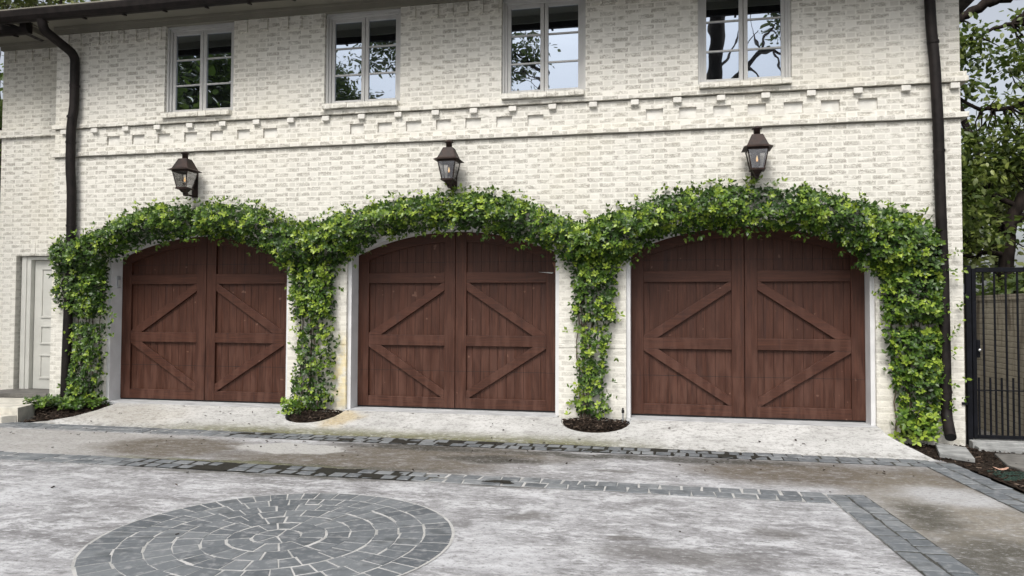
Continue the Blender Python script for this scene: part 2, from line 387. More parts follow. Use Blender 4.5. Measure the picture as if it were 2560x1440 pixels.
ground_poly('ground', [(-90, -90), (90, -90), (90, 90), (-90, 90)], M['soil'], .05, lambda x, y: -.06, kind='structure')
def right_edge(y): return 2.79 - .085 * (y + 1.28)        # outer line of the right-hand border
ground_poly('driveway', [(-16, -26), (right_edge(-26), -26), (right_edge(-1.28), -1.28), (2.74, -.98), (-16, -.98)], M['drive'], .05, kind='structure')

def slope(y): return .178 if y > -.10 else .178 * (y + 1.04) / .94
# apron with scalloped planting beds cut into it
ap = [(-9.5, -1.05), (2.70, -1.05), (2.60, -.80), (2.52, -.61), (2.45, -.43), (2.42, -.28), (2.415, -.101)]
def arc(cx, hw, dep, y, n=14):
    return [(cx + hw * math.cos(math.pi * k / n), y - dep * math.sin(math.pi * k / n) ** .8) for k in range(n + 1)]
ap += arc(-.82, .425, .50, -.101)
ap += arc(-4.50, .375, .53, -.101)
ap += [(-7.57, -.101), (-7.62, -.42), (-7.74, -.70), (-7.95, -.90), (-8.15, -.99), (-8.5, -1.03)]
ground_poly('driveway_apron', ap[1:] , M['apron'], .16, lambda x, y: slope(y), kind='structure')
for c in (-6.455, -2.735, .975):
    ground_poly('door_threshold', [(c - 1.43, -.096), (c + 1.43, -.096), (c + 1.43, .40), (c - 1.43, .40)], M['threshold'], .16, lambda x, y: .180, kind='structure')

# mulch beds
chips = MB()
def bed(pts, z0, n, dome=.03):
    cx = sum(p[0] for p in pts) / len(pts); cy = sum(p[1] for p in pts) / len(pts)
    b = MB(); m = len(pts)
    ring = [(cx + (x - cx) * .6, cy + (y - cy) * .6) for x, y in pts]
    zf = z0 if callable(z0) else (lambda x, y: z0)
    vs = [(x, y, zf(x, y)) for x, y in pts] + [(x, y, zf(x, y) + dome) for x, y in ring] + [(cx, cy, zf(cx, cy) + dome * 1.2)]
    fs = [(i, (i + 1) % m, m + (i + 1) % m, m + i) for i in range(m)] + [(m + i, m + (i + 1) % m, 2 * m) for i in range(m)]
    b.add(vs, fs); o = b.build('mulch_bed', M['mulch']); tag(o, kind='structure')
    A = np.array(pts)
    k = 0
    while k < n:
        p = (rng.uniform(A[:, 0].min(), A[:, 0].max()), rng.uniform(A[:, 1].min(), A[:, 1].max()))
        if not inside(np.array([p]), A)[0]: continue
        k += 1
        a = rng.uniform(0, 6.28); l = rng.uniform(.008, .032); w = rng.uniform(.003, .009)
        tl = rng.uniform(-.5, .5)
        ax = Vector((math.cos(a), math.sin(a), tl)).normalized() * l; ay = Vector((-math.sin(a), math.cos(a), rng.uniform(-.4, .4))).normalized() * w
        r2 = max(0., 1 - math.hypot(p[0] - cx, p[1] - cy) / .5)
        chips.obox((p[0], p[1], zf(*p) + dome * min(1, r2 * 2) + rng.uniform(.002, .02)), ax, ay, ax.cross(ay).normalized() * .003, 0, rng.uniform(0, 1) ** 2.2)
def inside(P, poly):
    x, y = P[:, 0], P[:, 1]; c = np.zeros(len(P), bool); n = len(poly)
    for i in range(n):
        x1, y1 = poly[i]; x2, y2 = poly[(i + 1) % n]
        if y1 == y2: continue
        c ^= ((y1 > y) != (y2 > y)) & (x < (x2 - x1) * (y - y1) / (y2 - y1) + x1)
    return c
def edge_dist(P, poly):
    d = np.full(len(P), 1e9); n = len(poly)
    for i in range(n):
        a = np.array(poly[i]); b = np.array(poly[(i + 1) % n]); ab = b - a
        t = np.clip(((P - a) @ ab) / max(ab @ ab, 1e-9), 0, 1)
        d = np.minimum(d, np.hypot(*(P - (a + t[:, None] * ab)).T))
    return d
bed(arc(-.82, .42, .49, -.0), lambda x, y: slope(y) - .045, 420)
bed(arc(-4.50, .37, .52, -.0), lambda x, y: slope(y) - .045, 320)
bed([(-7.60, .0), (-7.64, -.42), (-7.76, -.68), (-7.97, -.88), (-8.15, -.97), (-8.33, -.98), (-8.33, -.6), (-8.80, -.5), (-8.80, 0)], lambda x, y: slope(y) - .03, 420)
bed([(2.42, 0), (2.43, -.3), (2.54, -.61), (2.62, -.80), (2.74, -1.03), (2.80, -1.26), (2.90, -1.42), (3.02, -2.7), (4.1, -2.7), (4.1, -.10), (3.38, -.10), (3.33, -.02)], lambda x, y: -.012, 1500, .006)

# setts: straight borders and the round medallion, each one mesh of stones bedded in mortar
def sett(b, quad, h, tone):
    c = [sum(p[k] for p in quad) / 4 for k in (0, 1)]
    q = [(p[0] + rng.uniform(-.011, .011), p[1] + rng.uniform(-.009, .009)) for p in quad]
    vs = []
    for ins, z in ((.0, .0), (.001, h * .6), (.007, h)):
        vs += [(x + (c[0] - x) * ins / .08, y + (c[1] - y) * ins / .08, z + (rng.uniform(-.001, .001) if z else 0)) for x, y in q]
    fs = [(8, 9, 10, 11)]
    for l in (0, 4):
        fs += [(l + i, l + (i + 1) % 4, l + 4 + (i + 1) % 4, l + 4 + i) for i in range(4)]
    b.add(vs, fs, 0, tone)
def border(A, B, width, rows=2, step=.165, z=.0, gap=lambda x: .008):
    A = Vector((*A, 0)); B = Vector((*B, 0)); d = (B - A); L = d.length; d /= L; nrm = Vector((-d.y, d.x, 0))
    b = MB()
    p = [A - nrm * width / 2, B - nrm * width / 2, B + nrm * width / 2, A + nrm * width / 2]
    b.add([(q.x, q.y, z + .004) for q in p], [(0, 1, 2, 3)], 1)
    rw = width / rows
    for r in range(rows):
        s = -rng.uniform(0, step)
        while s < L:
            w = step * rng.uniform(.82, 1.22); g = gap(A.x + d.x * s); a0 = max(s, 0) + g; a1 = min(s + w, L) - g
            if L - a1 < .07: a1 = L - g; w = step * 2
            if a1 - a0 > .04:
                o0 = -width / 2 + r * rw + g; o1 = o0 + rw - 2 * g
                qd = [A + d * a0 + nrm * o0, A + d * a1 + nrm * o0, A + d * a1 + nrm * o1, A + d * a0 + nrm * o1]
                sett(b, [(q.x, q.y) for q in qd], .009 + z + rng.uniform(-.0032, .004), rng.uniform(.25, 1))
            s += w
    o = b.build('cobble_border', [M['stone'], M['mortar']]); tag(o, kind='structure')
border((-12, -1.13), (2.60, -1.235), .34, gap=lambda x: .013 if -5.0 < x < 1.0 else .008)
border((-12, -2.86), (1.285, -2.895), .33, gap=lambda x: .015 if -5.3 < x < -2.0 else .0065)
border((1.44, -2.75), (1.44 + .085 * 7, -9.75), .32)
border((2.63, -1.15), (2.63 + .085 * 8, -9.15), .33)
def wet_dirt(x0, x1, yf, hw, z, cover):
    """dark wet silt lying over the joints, with a ragged edge and holes where setts stand clear"""
    b = MB(); n = int((x1 - x0) / .02); m = 18
    for i in range(n):
        for j in range(m):
            xa, xb = x0 + i * .02, x0 + (i + 1) * .02; y0 = yf(xa) - hw + 2 * hw * j / m; y1 = y0 + 2 * hw / m
            v = mnoise.noise(Vector((xa * 3.1, y0 * 4.0, 1.7))) + .5 * mnoise.noise(Vector((xa * 11, y0 * 13, 4.2)))
            e = min(1, (xa - x0) / .5, (x1 - xa) / .5) * (1 - abs(2 * (j + .5) / m - 1) ** 3)
            if v * .5 + e * .9 > 1.0 - cover:
                b.add([(xa, y0, z), (xb, y0, z), (xb, y1, z), (xa, y1, z)], [(0, 1, 2, 3)])
    o = b.build('wet_dirt', M['wet']); tag(o, kind='structure')
wet_dirt(-5.25, -2.15, lambda x: -2.87 - .0026 * (x + 4), .19, .0078, .62)
wet_dirt(-5.4, 1.6, lambda x: -1.185 - .0072 * (x + 2), .20, .0076, .50)
wet_dirt(-5.2, -2.2, lambda x: -2.87 - .0026 * (x + 4), .175, .0058, 1.0)
wet_dirt(-5.2, 1.4, lambda x: -1.185 - .0072 * (x + 2), .18, .0058, 1.0)
wet_dirt(-1.95, -.9, lambda x: -2.93, .10, .0112, .22)
def medallion(cx, cy, R):
    b = MB(); N = 72
    b.add([(cx + (R + .012) * math.cos(2 * math.pi * k / N), cy + (R + .012) * math.sin(2 * math.pi * k / N), .004) for k in range(N)], [tuple(range(N))], 1)
    radii = [0.0, .155, .315, .475, .64, .80, .965, R]
    for i in range(len(radii) - 1):
        r0, r1 = radii[i], radii[i + 1]
        n = [5, 12, 18, 25, 33, 41, 49][i]
        ang = np.cumsum(rng.uniform(.80, 1.22, n)); ang = ang / ang[-1] * 2 * math.pi + rng.uniform(0, 6)
        for k in range(n):
            a0 = ang[k - 1] if k else ang[-1] - 2 * math.pi; a1 = ang[k]
            jr = rng.uniform(-.010, .010)
            g = .0056; rr0 = max(r0 + g + (jr if i else 0), .02); rr1 = r1 - g + (rng.uniform(-.008, .006) if i < 6 else 0)
            ga0 = g / max(rr0, .06); ga1 = g / rr1
            m = max(2, int((a1 - a0) / .09))
            inner = [(cx + rr0 * math.cos(t), cy + rr0 * math.sin(t)) for t in np.linspace(a0 + ga0, a1 - ga0, m)] if i else [(cx + .012 * math.cos((a0 + a1) / 2), cy + .012 * math.sin((a0 + a1) / 2))]
            outer = [(cx + rr1 * math.cos(t), cy + rr1 * math.sin(t)) for t in np.linspace(a1 - ga1, a0 + ga1, m)]
            poly = [(x + rng.uniform(-.004, .004), y + rng.uniform(-.004, .004)) for x, y in inner + outer]
            c = [sum(p[q] for p in poly) / len(poly) for q in (0, 1)]; q = len(poly)
            vs = []
            for ins, z in ((0., 0.), (.0008, .0055), (.0035, .0068)):
                vs += [(x + (c[0] - x) / math.hypot(c[0] - x, c[1] - y) * ins, y + (c[1] - y) / math.hypot(c[0] - x, c[1] - y) * ins, z) for x, y in poly]
            fs = [tuple(range(2 * q, 3 * q))]
            for l in (0, q): fs += [(l + t, l + (t + 1) % q, l + q + (t + 1) % q, l + q + t) for t in range(q)]
            b.add(vs, fs, 0, rng.uniform(0, .75))
    o = b.build('cobble_medallion', [M['stone'], M['mortar']]); tag(o, kind='structure')
medallion(-2.50, -4.76, 1.155)

# small slabs and bits on the right and the left landing
def slab(name, pts, z0, z1, mat, label, cat, group=None):
    tris = tessellate_polygon([[Vector((x, y, 0)) for x, y in pts]]); n = len(pts); b = MB()
    b.add([(x, y, z1) for x, y in pts] + [(x, y, z0) for x, y in pts],
          [tuple(t) for t in tris] + [(i, (i + 1) % n, (i + 1) % n + n, i + n) for i in range(n)] + [tuple(t[k] + n for k in (2, 1, 0)) for t in tris])
    o = b.build(name, mat, bevel=.006); tag(o, label, cat, group); return o
slab('splash_stone', [(2.965, -.17), (3.19, -.42), (3.03, -1.08), (2.78, -.86)], .0, .045, M['slab'], 'pale blue-grey flagstone lying in the mulch below the right downpipe outlet', 'flagstone')
slab('paving_slab', [(3.40, -.58), (4.05, -.58), (4.05, -1.75), (3.32, -1.72), (3.27, -1.18)], -.03, .02, M['slab_dark'], 'large grey paving slab set in front of the black gate', 'paving slab')
slab('paving_slab', [(3.20, -1.96), (4.05, -1.98), (4.05, -2.65), (3.26, -2.65)], -.04, .012, M['slab_dark'], 'grey paving slab at the right edge beyond the green drain grate', 'paving slab')
slab('gate_sill', [(3.385, .12), (4.06, .12), (4.06, -.12), (3.365, -.12)], -.05, .062, M['slab'], 'raised concrete sill under the black gate', 'sill')
slab('paving_slab', [(3.375, -.14), (4.06, -.14), (4.06, -.50), (3.36, -.30)], -.05, .028, M['slab'], 'narrow pale paving slab just below the gate sill', 'paving slab')
slab('landing_step', [(-10.6, .30), (-8.84, .30), (-8.84, -.02), (-8.50, -.56), (-8.36, -.97), (-10.6, -.97)], -.03, .195, M['step'], 'pale concrete landing in front of the cream side door', 'step')
slab('landing_step', [(-10.6, -.975), (-8.37, -.975), (-8.44, -1.14), (-10.6, -1.14)], -.03, .10, M['step'], 'lower pale concrete step along the edge of the driveway', 'step')
slab('door_step', [(-9.90, .55), (-8.84, .55), (-8.84, -.01), (-9.95, -.14)], .20, .262, M['slab_dark'], 'dark stone doorstep at the foot of the cream side door', 'doorstep')
gr = empty('drain_grate', (3.08, -1.62, .0)); tag(gr, 'dark green plastic drain grate beside the right cobble border', 'grate')
b = MB(); b.box(2.985, 3.40, -1.83, -1.42, -.03, -.004); 
b.build('base_plate', M['grate'], gr)
b = MB()
for k in range(14): b.box(2.99 + k * .030, 3.007 + k * .030, -1.825, -1.43, -.0039, .003)
for k in range(6): b.box(2.99, 3.395, -1.82 + k * .075, -1.805 + k * .075, -.0035, .0025)
b.build('grille', M['grate'], gr)
# the fallen pink leaf
b = MB(); P = [(3.13 + .07 * math.cos(a) , -1.40 + .035 * math.sin(a), .022 + .012 * math.cos(2 * a)) for a in np.linspace(0, 2 * math.pi, 14)[:-1]]
b.add(P + [(3.13, -1.40, .012)] + [(x, y, z - .0015) for x, y, z in P], [(i, (i + 1) % 13, 13) for i in range(13)] + [(i, (i + 1) % 13, 14 + (i + 1) % 13, 14 + i) for i in range(13)])
tag(b.build('fallen_leaf', M['pink_leaf']), 'pale pink dry leaf lying on the green drain grate edge', 'leaf')
# irrigation riser in the third bed
ir = empty('sprinkler_riser', (-.495, -.10, .13)); tag(ir, 'thin irrigation riser standing in the mulch beside the right-hand door jamb', 'sprinkler')
b = MB(); b.tube([(-.495, -.10, .10), (-.495, -.10, .26)], .009, 8); b.build('riser_pipe', M['plastic_grey'], ir)
b = MB(); b.lathe((-.495, -.10), [(.0, .255), (.016, .257), (.018, .285), (.011, .292), (.010, .315), (.0, .32)], 12); b.build('spray_head', M['rubber'], ir)

# bits of leaf and twig lying about
lit = MB()
for k in range(150):
    x = rng.uniform(-8.5, 2.6); y = -1.2 - abs(rng.normal(0, .55)) if rng.random() < .75 else rng.uniform(-6, -1.2)
    if rng.random() < .3: y = rng.uniform(-1.0, -.15)
    z = (slope(y) if y > -1.04 else 0) + .012
    if y > -1.0 and not inside(np.array([[x, y]]), np.array(ap[1:]))[0]: continue
    a = rng.uniform(0, 6.28); l = rng.uniform(.005, .017); w = rng.uniform(.003, .009)
    lit.obox((x, y, z), (math.cos(a) * l, math.sin(a) * l, rng.uniform(-.004, .004)), (-math.sin(a) * w, math.cos(a) * w, 0), (0, 0, .002), 0, rng.uniform(0, .8))
tag(lit.build('leaf_litter', M['chips']), kind='stuff')
tag(chips.build('mulch', M['chips']), kind='stuff')

# ------------------------------------------------------------------ the garage building
house = empty('garage_building', (-2.7, .3, 0))
tag(house, 'white painted brick garage building with three arched wooden doors and upper windows', 'building')
WC = [-6.446, -3.983, -1.511, .962]; DC = [-6.455, -2.735, .975]
HW, SPR, CRN, ZB = 1.385, 2.25, 2.555, .182
XL, XR, TOP = -8.80, 3.335, 5.57
def arc_z(dx, hw=HW, spr=SPR, crn=CRN):
    h = crn - spr; R = (hw * hw + h * h) / (2 * h); return crn - R + math.sqrt(max(R * R - dx * dx, 0))

def cell_wall(name, xs, zs, depth, y0, back, mat, parent, extra=None):
    b = MB(); nx, nz = len(xs) - 1, len(zs) - 1
    D = [[depth((xs[i] + xs[i + 1]) / 2, (zs[j] + zs[j + 1]) / 2) for j in range(nz)] for i in range(nx)]
    def get(i, j): return D[i][j] if 0 <= i < nx and 0 <= j < nz else 'out'
    for i in range(nx):
        for j in range(nz):
            d = D[i][j]; x0, x1, z0, z1 = xs[i], xs[i + 1], zs[j], zs[j + 1]
            if d is not None: b.add([(x0, y0 + d, z0), (x1, y0 + d, z0), (x1, y0 + d, z1), (x0, y0 + d, z1)], [(0, 1, 2, 3)], 1 if d == .034 else 0)
            e = back if d is None else d
            for di, dj, p, q in ((1, 0, (x1, z0), (x1, z1)), (0, 1, (x0, z1), (x1, z1))):
                o = get(i + di, j + dj)
                if o == 'out': continue
                f = back if o is None else o
                if f != e: b.add([(p[0], y0 + e, p[1]), (q[0], y0 + e, q[1]), (q[0], y0 + f, q[1]), (p[0], y0 + f, p[1])], [(0, 1, 2, 3)])
    if extra: extra(b)
    return b.build(name, [mat, M['brick_plain']], parent)

PAN = [-7.921, -7.708, -7.509, -7.3, -7.091, -6.885, -6.661, -6.458, -6.25, -6.05, -5.833, -5.636, -5.434, -5.222, -4.148, -3.95, -3.753, -3.549, -3.353, -3.136, -2.937, -2.732, -2.536, -2.326, -2.121, -1.909, -1.71, -1.502, -.214, -.004, .19, .396, .596, .803, .998, 1.211, 1.412, 1.63, 1.832, 2.041, 2.244, 2.456]
PANEL = [(PAN[k], PAN[k + 1]) for k in range(0, len(PAN), 2)]
xs = {XL, XR}; zs = {-.12, 1.034, 1.041, 2.605, 3.713, 3.731, 3.878, 4.012, 4.127, 4.146, 4.196, 4.214, 4.285, TOP}
for c in DC: xs |= {c - HW - .05, c + HW + .05}
for c in WC: xs |= {c - .545, c + .545}
xs |= {-5.02, -4.17, -1.30, -.46}
for a, c in PANEL: xs |= {a, c}
def main_depth(x, z):
    if z < 2.605 and any(abs(x - c) < HW + .05 for c in DC): return None
    if z > 4.285 and any(abs(x - c) < .545 for c in WC): return None
    if 3.713 < z < 3.731 or 4.127 < z < 4.146: return .0351
    if 1.034 < z < 1.041 and (-5.02 < x < -4.17 or -1.30 < x < -.46): return .012
    if 3.878 < z < 4.012 and any(a < x < c for a, c in PANEL): return .034
    if 4.196 < z < 4.214 and any(abs(x - c) < .545 for c in WC): return .03
    return 0.0
def spandrels(b):
    n = 28
    for c in DC:
        w = HW + .05; X = [c - w + 2 * w * k / n for k in range(n + 1)]
        Z = [min(arc_z(x - c, w, SPR + .05, CRN + .05), 2.605) for x in X]
        for k in range(n):
            if 2.605 - min(Z[k], Z[k + 1]) > 1e-4:
                b.add([(X[k], 0, Z[k]), (X[k + 1], 0, Z[k + 1]), (X[k + 1], 0, 2.605), (X[k], 0, 2.605)], [(0, 1, 2, 3)])
            b.add([(X[k], 0, Z[k]), (X[k + 1], 0, Z[k + 1]), (X[k + 1], .3, Z[k + 1]), (X[k], .3, Z[k])], [(0, 1, 2, 3)])
    # end returns, back part of the side walls
    b.add([(XR, 0, -.12), (XR, 9, -.12), (XR, 9, TOP), (XR, 0, TOP)], [(0, 1, 2, 3)])
    b.add([(XL, 0, -.12), (XL, .42, -.12), (XL, .42, TOP), (XL, 0, TOP)], [(0, 1, 2, 3)])
wall = cell_wall('wall', sorted(xs), sorted(zs), main_depth, 0.0, .30, M['brick'], house, spandrels)
# wing set back on the left
def wing_depth(x, z): return None if (-9.856 < x < -8.86 and z < 2.32) else 0.0
def wing_extra(b): b.add([(-10.18, .42, -.12), (-10.18, 8, -.12), (-10.18, 8, TOP), (-10.18, .42, TOP)], [(0, 1, 2, 3)])
cell_wall('wing_wall', [-10.18, -9.856, -8.86, XL], [-.12, 2.32, TOP], wing_depth, .42, .25, M['brick'], house, wing_extra)
# dark core so nothing shows through the openings
b = MB(); b.box(-8.7, 3.25, .50, .56, .1, 5.5); b.box(-10.1, -8.7, .72, .78, .1, 5.5); b.build('inner_wall', M['dark_room'], house)

# string courses: slightly uneven brick edges
def course(x0, x1, y, z0, z1, proj, parts=60):
    b = MB(); X = np.linspace(x0, x1, parts + 1)
    jz = rng.uniform(-.003, .003, parts + 1); jp = rng.uniform(-.004, .004, parts + 1)
    sec = [[(x, y + .01, z0 + jz[k]), (x, y - proj + jp[k], z0 + jz[k]), (x, y - proj + jp[k], z1), (x, y + .01, z1)] for k, x in enumerate(X)]
    for k in range(parts):
        b.add(sec[k] + sec[k + 1], [(0, 1, 5, 4), (1, 2, 6, 5), (2, 3, 7, 6)])
    b.add(sec[0], [(0, 1, 2, 3)]); b.add(sec[-1], [(3, 2, 1, 0)])
    return b
b = course(XL - .045, XR + .075, 0, 3.731, 3.790, .04); b.box(XR + .001, XR + .075, .011, .45, 3.731, 3.790); b.build('string_course', M['brick'], house)
b = course(XL - .045, XR + .075, 0, 4.146, 4.205, .04); b.box(XR + .001, XR + .075, .011, .45, 4.146, 4.272); b.build('string_course', M['brick'], house)
b = MB()
for k in range(24):
    c = -8.625 + k * .5172
    b = MB(); b.box(c - .049, c + .049, -.044, .01, 4.066, 4.128); b.build('dentil', M['brick_plain'], house, bevel=.003)
b = course(-10.22, XL - .003, .42, 4.17, 4.29, .045, 10); b.build('string_course', M['brick'], house)
# proud header bricks at the top of the wall
def proud(x0, x1, y):
    x = x0 + .10
    while x + .13 < x1:
        b = MB(); b.box(x, x + .115, y - .028, y + .01, 5.375 + rng.uniform(-.004, .004), 5.545); b.build('projecting_brick', M['brick'], house, bevel=.003); x += .205 if rng.random() < .5 else .31
edges = [XL] + [v for c in WC for v in (c - .545, c + .545)] + [XR]
for k in range(0, len(edges), 2): proud(edges[k], edges[k + 1], 0)
proud(-10.16, -8.84, .42)

# door lintel bricks of the wing, its frame and the cream side door
dr = MB()
dr.box(-9.62, -8.87, .54, .58, .265, 2.255)
door = dr.build('side_door', M['door_paint'], house)
def pan(x0, x1, z0, z1):
    b = MB()
    for a0, a1, c0, c1 in ((x0, x1, z0, z0 + .03), (x0, x1, z1 - .03, z1), (x0, x0 + .03, z0 + .031, z1 - .031), (x1 - .03, x1, z0 + .031, z1 - .031)):
        b.box(a0, a1, .525, .541, c0, c1)
    b.build('door_panel', M['door_paint'], door, bevel=.004)
for xa, xb in ((-9.50, -9.27), (-9.20, -8.97)):
    pan(xa, xb, .42, .80); pan(xa, xb, .95, 1.25) ; pan(xa, xb, 1.36, 2.14)
b = MB()
b.box(-9.80, -9.63, .47, .60, .262, 2.31); b.box(-9.629, -8.861, .47, .60, 2.262, 2.31); b.box(-9.765, -9.70, .455, .471, .262, 2.31)
b.build('side_door_frame', M['door_paint'], house, bevel=.004)
b = MB(); b.box(-9.62, -8.87, .52, .60, .245, .2645); b.build('door_sill', M['rubber'], house)

b = MB()
for k in range(9): b.box(-9.84 + k * .112, -9.84 + k * .112 + .108, .411 + rng.uniform(-.003, .003), .43, 2.335, 2.53)
b.build('lintel', M['brick'], house, bevel=.003)
# garage doors
def garage_door(c, chip=False):
    root = MB()
    # upright boards, one mesh
    n = 24; w = 2 * HW / n
    for k in range(n):
        x0 = c - HW + k * w; tn = float(np.clip(rng.normal(.48, .10), .2, .8))
        root.box(x0 + .0018, x0 + w - .0018, .314, .336, ZB + .02, 2.62, 0, tn)
    root.box(c - HW, c + HW, .340, .36, ZB + .02, 2.62, 0, .05)
    d = root.build('garage_door', M['wood_v'], house)
    d['label'] = None; del d['label']
    Y0, Y1 = .274, .3125
    top = lambda x: arc_z(x - c) + .02
    def upright(x0, x1):
        s = MB(); m = 6; X = np.linspace(x0, x1, m)
        poly = [(x0, ZB + .02), (x1, ZB + .02)] + [(x, top(x)) for x in X[::-1]]
        s.prism_y(poly, Y0, Y1, 0, float(rng.uniform(.3, .6))); s.build('stile', M['wood_v'], d, bevel=.003)
    upright(c - HW, c - HW + .155); upright(c - .152, c - .004); upright(c + .004, c + .152); upright(c + HW - .155, c + HW)
    for sg in (-1, 1):
        a, e = sorted((c + sg * .1525, c + sg * (HW - .1555)))
        for z0, z1 in ((ZB + .02, .335), (1.027, 1.167), (1.870, 2.009)):
            s = MB(); s.box(a, e, Y0 + .001, Y1, z0, z1, 0, float(rng.uniform(.3, .65))); s.build('rail', M['wood_h'], d, bevel=.003)
        s = MB(); X = np.linspace(a, e, 14)
        for k in range(13):
            s.prism_y([(X[k], top(X[k]) - .15), (X[k + 1], top(X[k + 1]) - .15), (X[k + 1], top(X[k + 1])), (X[k], top(X[k]))], Y0 + .002, Y1, 0, .42)
        s.build('arched_rail', M['wood_h'], d)
        # braces: up to the middle and down to the middle
        xi, xo = c + sg * .154, c + sg * (HW - .157); q = .175; v = .100
        for poly in ([(xo, 1.1685), (xo - sg * q, 1.1685), (xi, 1.8685 - v), (xi, 1.8685), (xi + sg * .035, 1.8685), (xo, 1.1685 + .022)],
                     [(xo, 1.0255), (xo - sg * q, 1.0255), (xi, .3365 + v), (xi, .3365), (xi + sg * .035, .3365), (xo, 1.0255 - .022)]):
            s = MB(); s.prism_y(poly, Y0 + .003, Y1, 0, float(rng.uniform(.4, .75))); s.build('brace', M['wood_h'], d, bevel=.003)
    for z in (.69, 2.15):
        s = MB()
        s.box(c - HW + .156, c + HW - .156, .3128, .3155, z - .0025, z + .0025)
        for a, e in ((c - HW + .003, c - HW + .153), (c - .150, c - .006), (c + .006, c + .150), (c + HW - .153, c + HW - .003)): s.box(a, e, Y0 - .001, Y0 + .002, z - .002, z + .002)
        s.build('section_seam', M['rubber'], d)
    s = MB(); s.box(c - HW, c + HW, .282, .335, ZB - .001, ZB + .0195); s.build('bottom_seal', M['rubber'], d)
    if chip:
        s = MB(); X = c + HW
        s.prism_y([(X - .075, 2.13), (X - .002, 2.135), (X - .002, 1.93), (X - .018, 1.95), (X - .045, 2.0), (X - .05, 2.06)], .268, .2735)
        s.build('peeling_veneer', M['veneer'], d)
        s = MB(); s.prism_y([(X - .025, 1.62), (X - .002, 1.66), (X - .002, 1.55)], .268, .2735)
        s.build('peeling_veneer', M['veneer'], d)
        s = MB(); s.prism_y([(X - .27, 2.008), (X - .06, 2.002), (X - .08, 1.985), (X - .17, 1.997)], .2705, .2745); s.build('peeling_veneer', M['trim_grey'], d)
    # arched white frame
    s = MB(); n = 30
    inn = [(c - HW, ZB - .008)] + [(c - HW + 2 * HW * k / n, arc_z(-HW + 2 * HW * k / n)) for k in range(n + 1)] + [(c + HW, ZB - .008)]
    W2 = HW + .049
    out = [(c - W2, ZB - .008)] + [(c - W2 + 2 * W2 * k / n, arc_z(-W2 + 2 * W2 * k / n, W2, SPR + .049, CRN + .049)) for k in range(n + 1)] + [(c + W2, ZB - .008)]
    for k in range(len(inn) - 1):
        p, q, r_, t_ = inn[k], inn[k + 1], out[k + 1], out[k]
        vs = [(p[0], .05, p[1]), (q[0], .05, q[1]), (r_[0], .05, r_[1]), (t_[0], .05, t_[1]), (p[0], .30, p[1]), (q[0], .30, q[1]), (r_[0], .30, r_[1]), (t_[0], .30, t_[1])]
        s.add(vs, [(0, 1, 2, 3), (0, 4, 5, 1), (3, 2, 6, 7)])
    for k in (0, len(inn) - 1):
        p, t_ = inn[k], out[k]
        s.add([(p[0], .05, p[1]), (t_[0], .05, t_[1]), (t_[0], .30, t_[1]), (p[0], .30, p[1])], [(0, 1, 2, 3)])
    s.build('door_frame', M['trim'], house)
    return d
garage_door(DC[0]); garage_door(DC[1], True); garage_door(DC[2])

# windows
def window(c):
    f = MB()
    zb, zt = 4.290, 5.53
    f.box(c - .544, c - .485, .075, .20, zb, zt); f.box(c + .485, c + .544, .075, .20, zb, zt)
    f.box(c - .4849, c + .4849, .075, .20, zt - .035, zt); f.box(c - .4849, c + .4849, .075, .20, zb, zb + .03)
    f.box(c - .544, c - .515, .045, .0745, zb, zt); f.box(c + .515, c + .544, .045, .0745, zb, zt)
    w = f.build('window', M['trim_grey'], house, bevel=.003)
    f = MB(); f.box(c - .544, c + .544, .06, .20, zt + .0005, 5.66); f.build('head_panel', M['trim_grey'], w)
    for s in (-1, 1):
        g0, g1 = sorted((c + s * .052, c + s * .440)); o0, o1 = sorted((c + s * .004, c + s * .4845))
        f = MB()
        f.box(o0, g0, .10, .15, zb + .031, zt - .036); f.box(g1, o1, .10, .15, zb + .031, zt - .036)
        f.box(g0 + .0003, g1 - .0003, .10, .15, zb + .031, 4.366); f.box(g0 + .0003, g1 - .0003, .10, .15, 5.447, zt - .036)
        for z in (4.718, 5.088): f.box(g0 + .0006, g1 - .0006, .106, .144, z - .011, z + .011)
        f.build('sash', M['trim_grey'], w, bevel=.003)
        f = MB(); f.box(g0 - .004, g1 + .004, .122, .128, 4.36, 5.452); f.build('pane', M['glass'], w)
    f = MB(); m = 9
    for k in range(m):
        x0 = c - .535 + 1.07 * k / m; f.box(x0 + .001, x0 + 1.07 / m - .001, -.092 + rng.uniform(-.005, .005), .099, 4.213 + rng.uniform(-.003, .003), 4.2835)
    f.build('sill', M['brick'], w, bevel=.004)
for c in WC: window(c)

# eaves: frieze, soffit, gutter, roof
b = MB(); b.box(XL - .02, XR + .02, -.035, .04, TOP - .018, 5.70); b.box(XL - .02, XR + .02, -.055, -.0355, 5.625, 5.66); b.build('frieze_board', M['soffit'], house)
b = MB(); b.box(-10.20, XL - .022, .375, .45, TOP - .018, 5.70); b.box(-10.22, XL - .022, .355, .3745, 5.61, 5.65); b.build('frieze_board', M['soffit'], house)
b = MB(); b.box(-9.10, XR + .6, -.64, .30, 5.662, 5.70); b.box(-9.10, XR + .6, -.66, -.635, 5.56, 5.70); b.box(-9.13, -9.10, -.66, .42, 5.58, 5.70)
b.box(-9.06, -9.03, -.55, .30, 5.645, 5.6615); b.build('soffit', M['soffit'], house)
b = MB(); b.box(-10.9, -9.131, -.22, .45, 5.652, 5.70); b.box(-10.9, -9.131, -.24, -.2205, 5.56, 5.70); b.build('soffit', M['soffit'], house)
b = MB(); b.obox((-9.02, -.42, 5.66), (.012, 0, 0), (0, .19, 0), (0, 0, .004)); b.build('soffit_vent', M['rubber'], house)
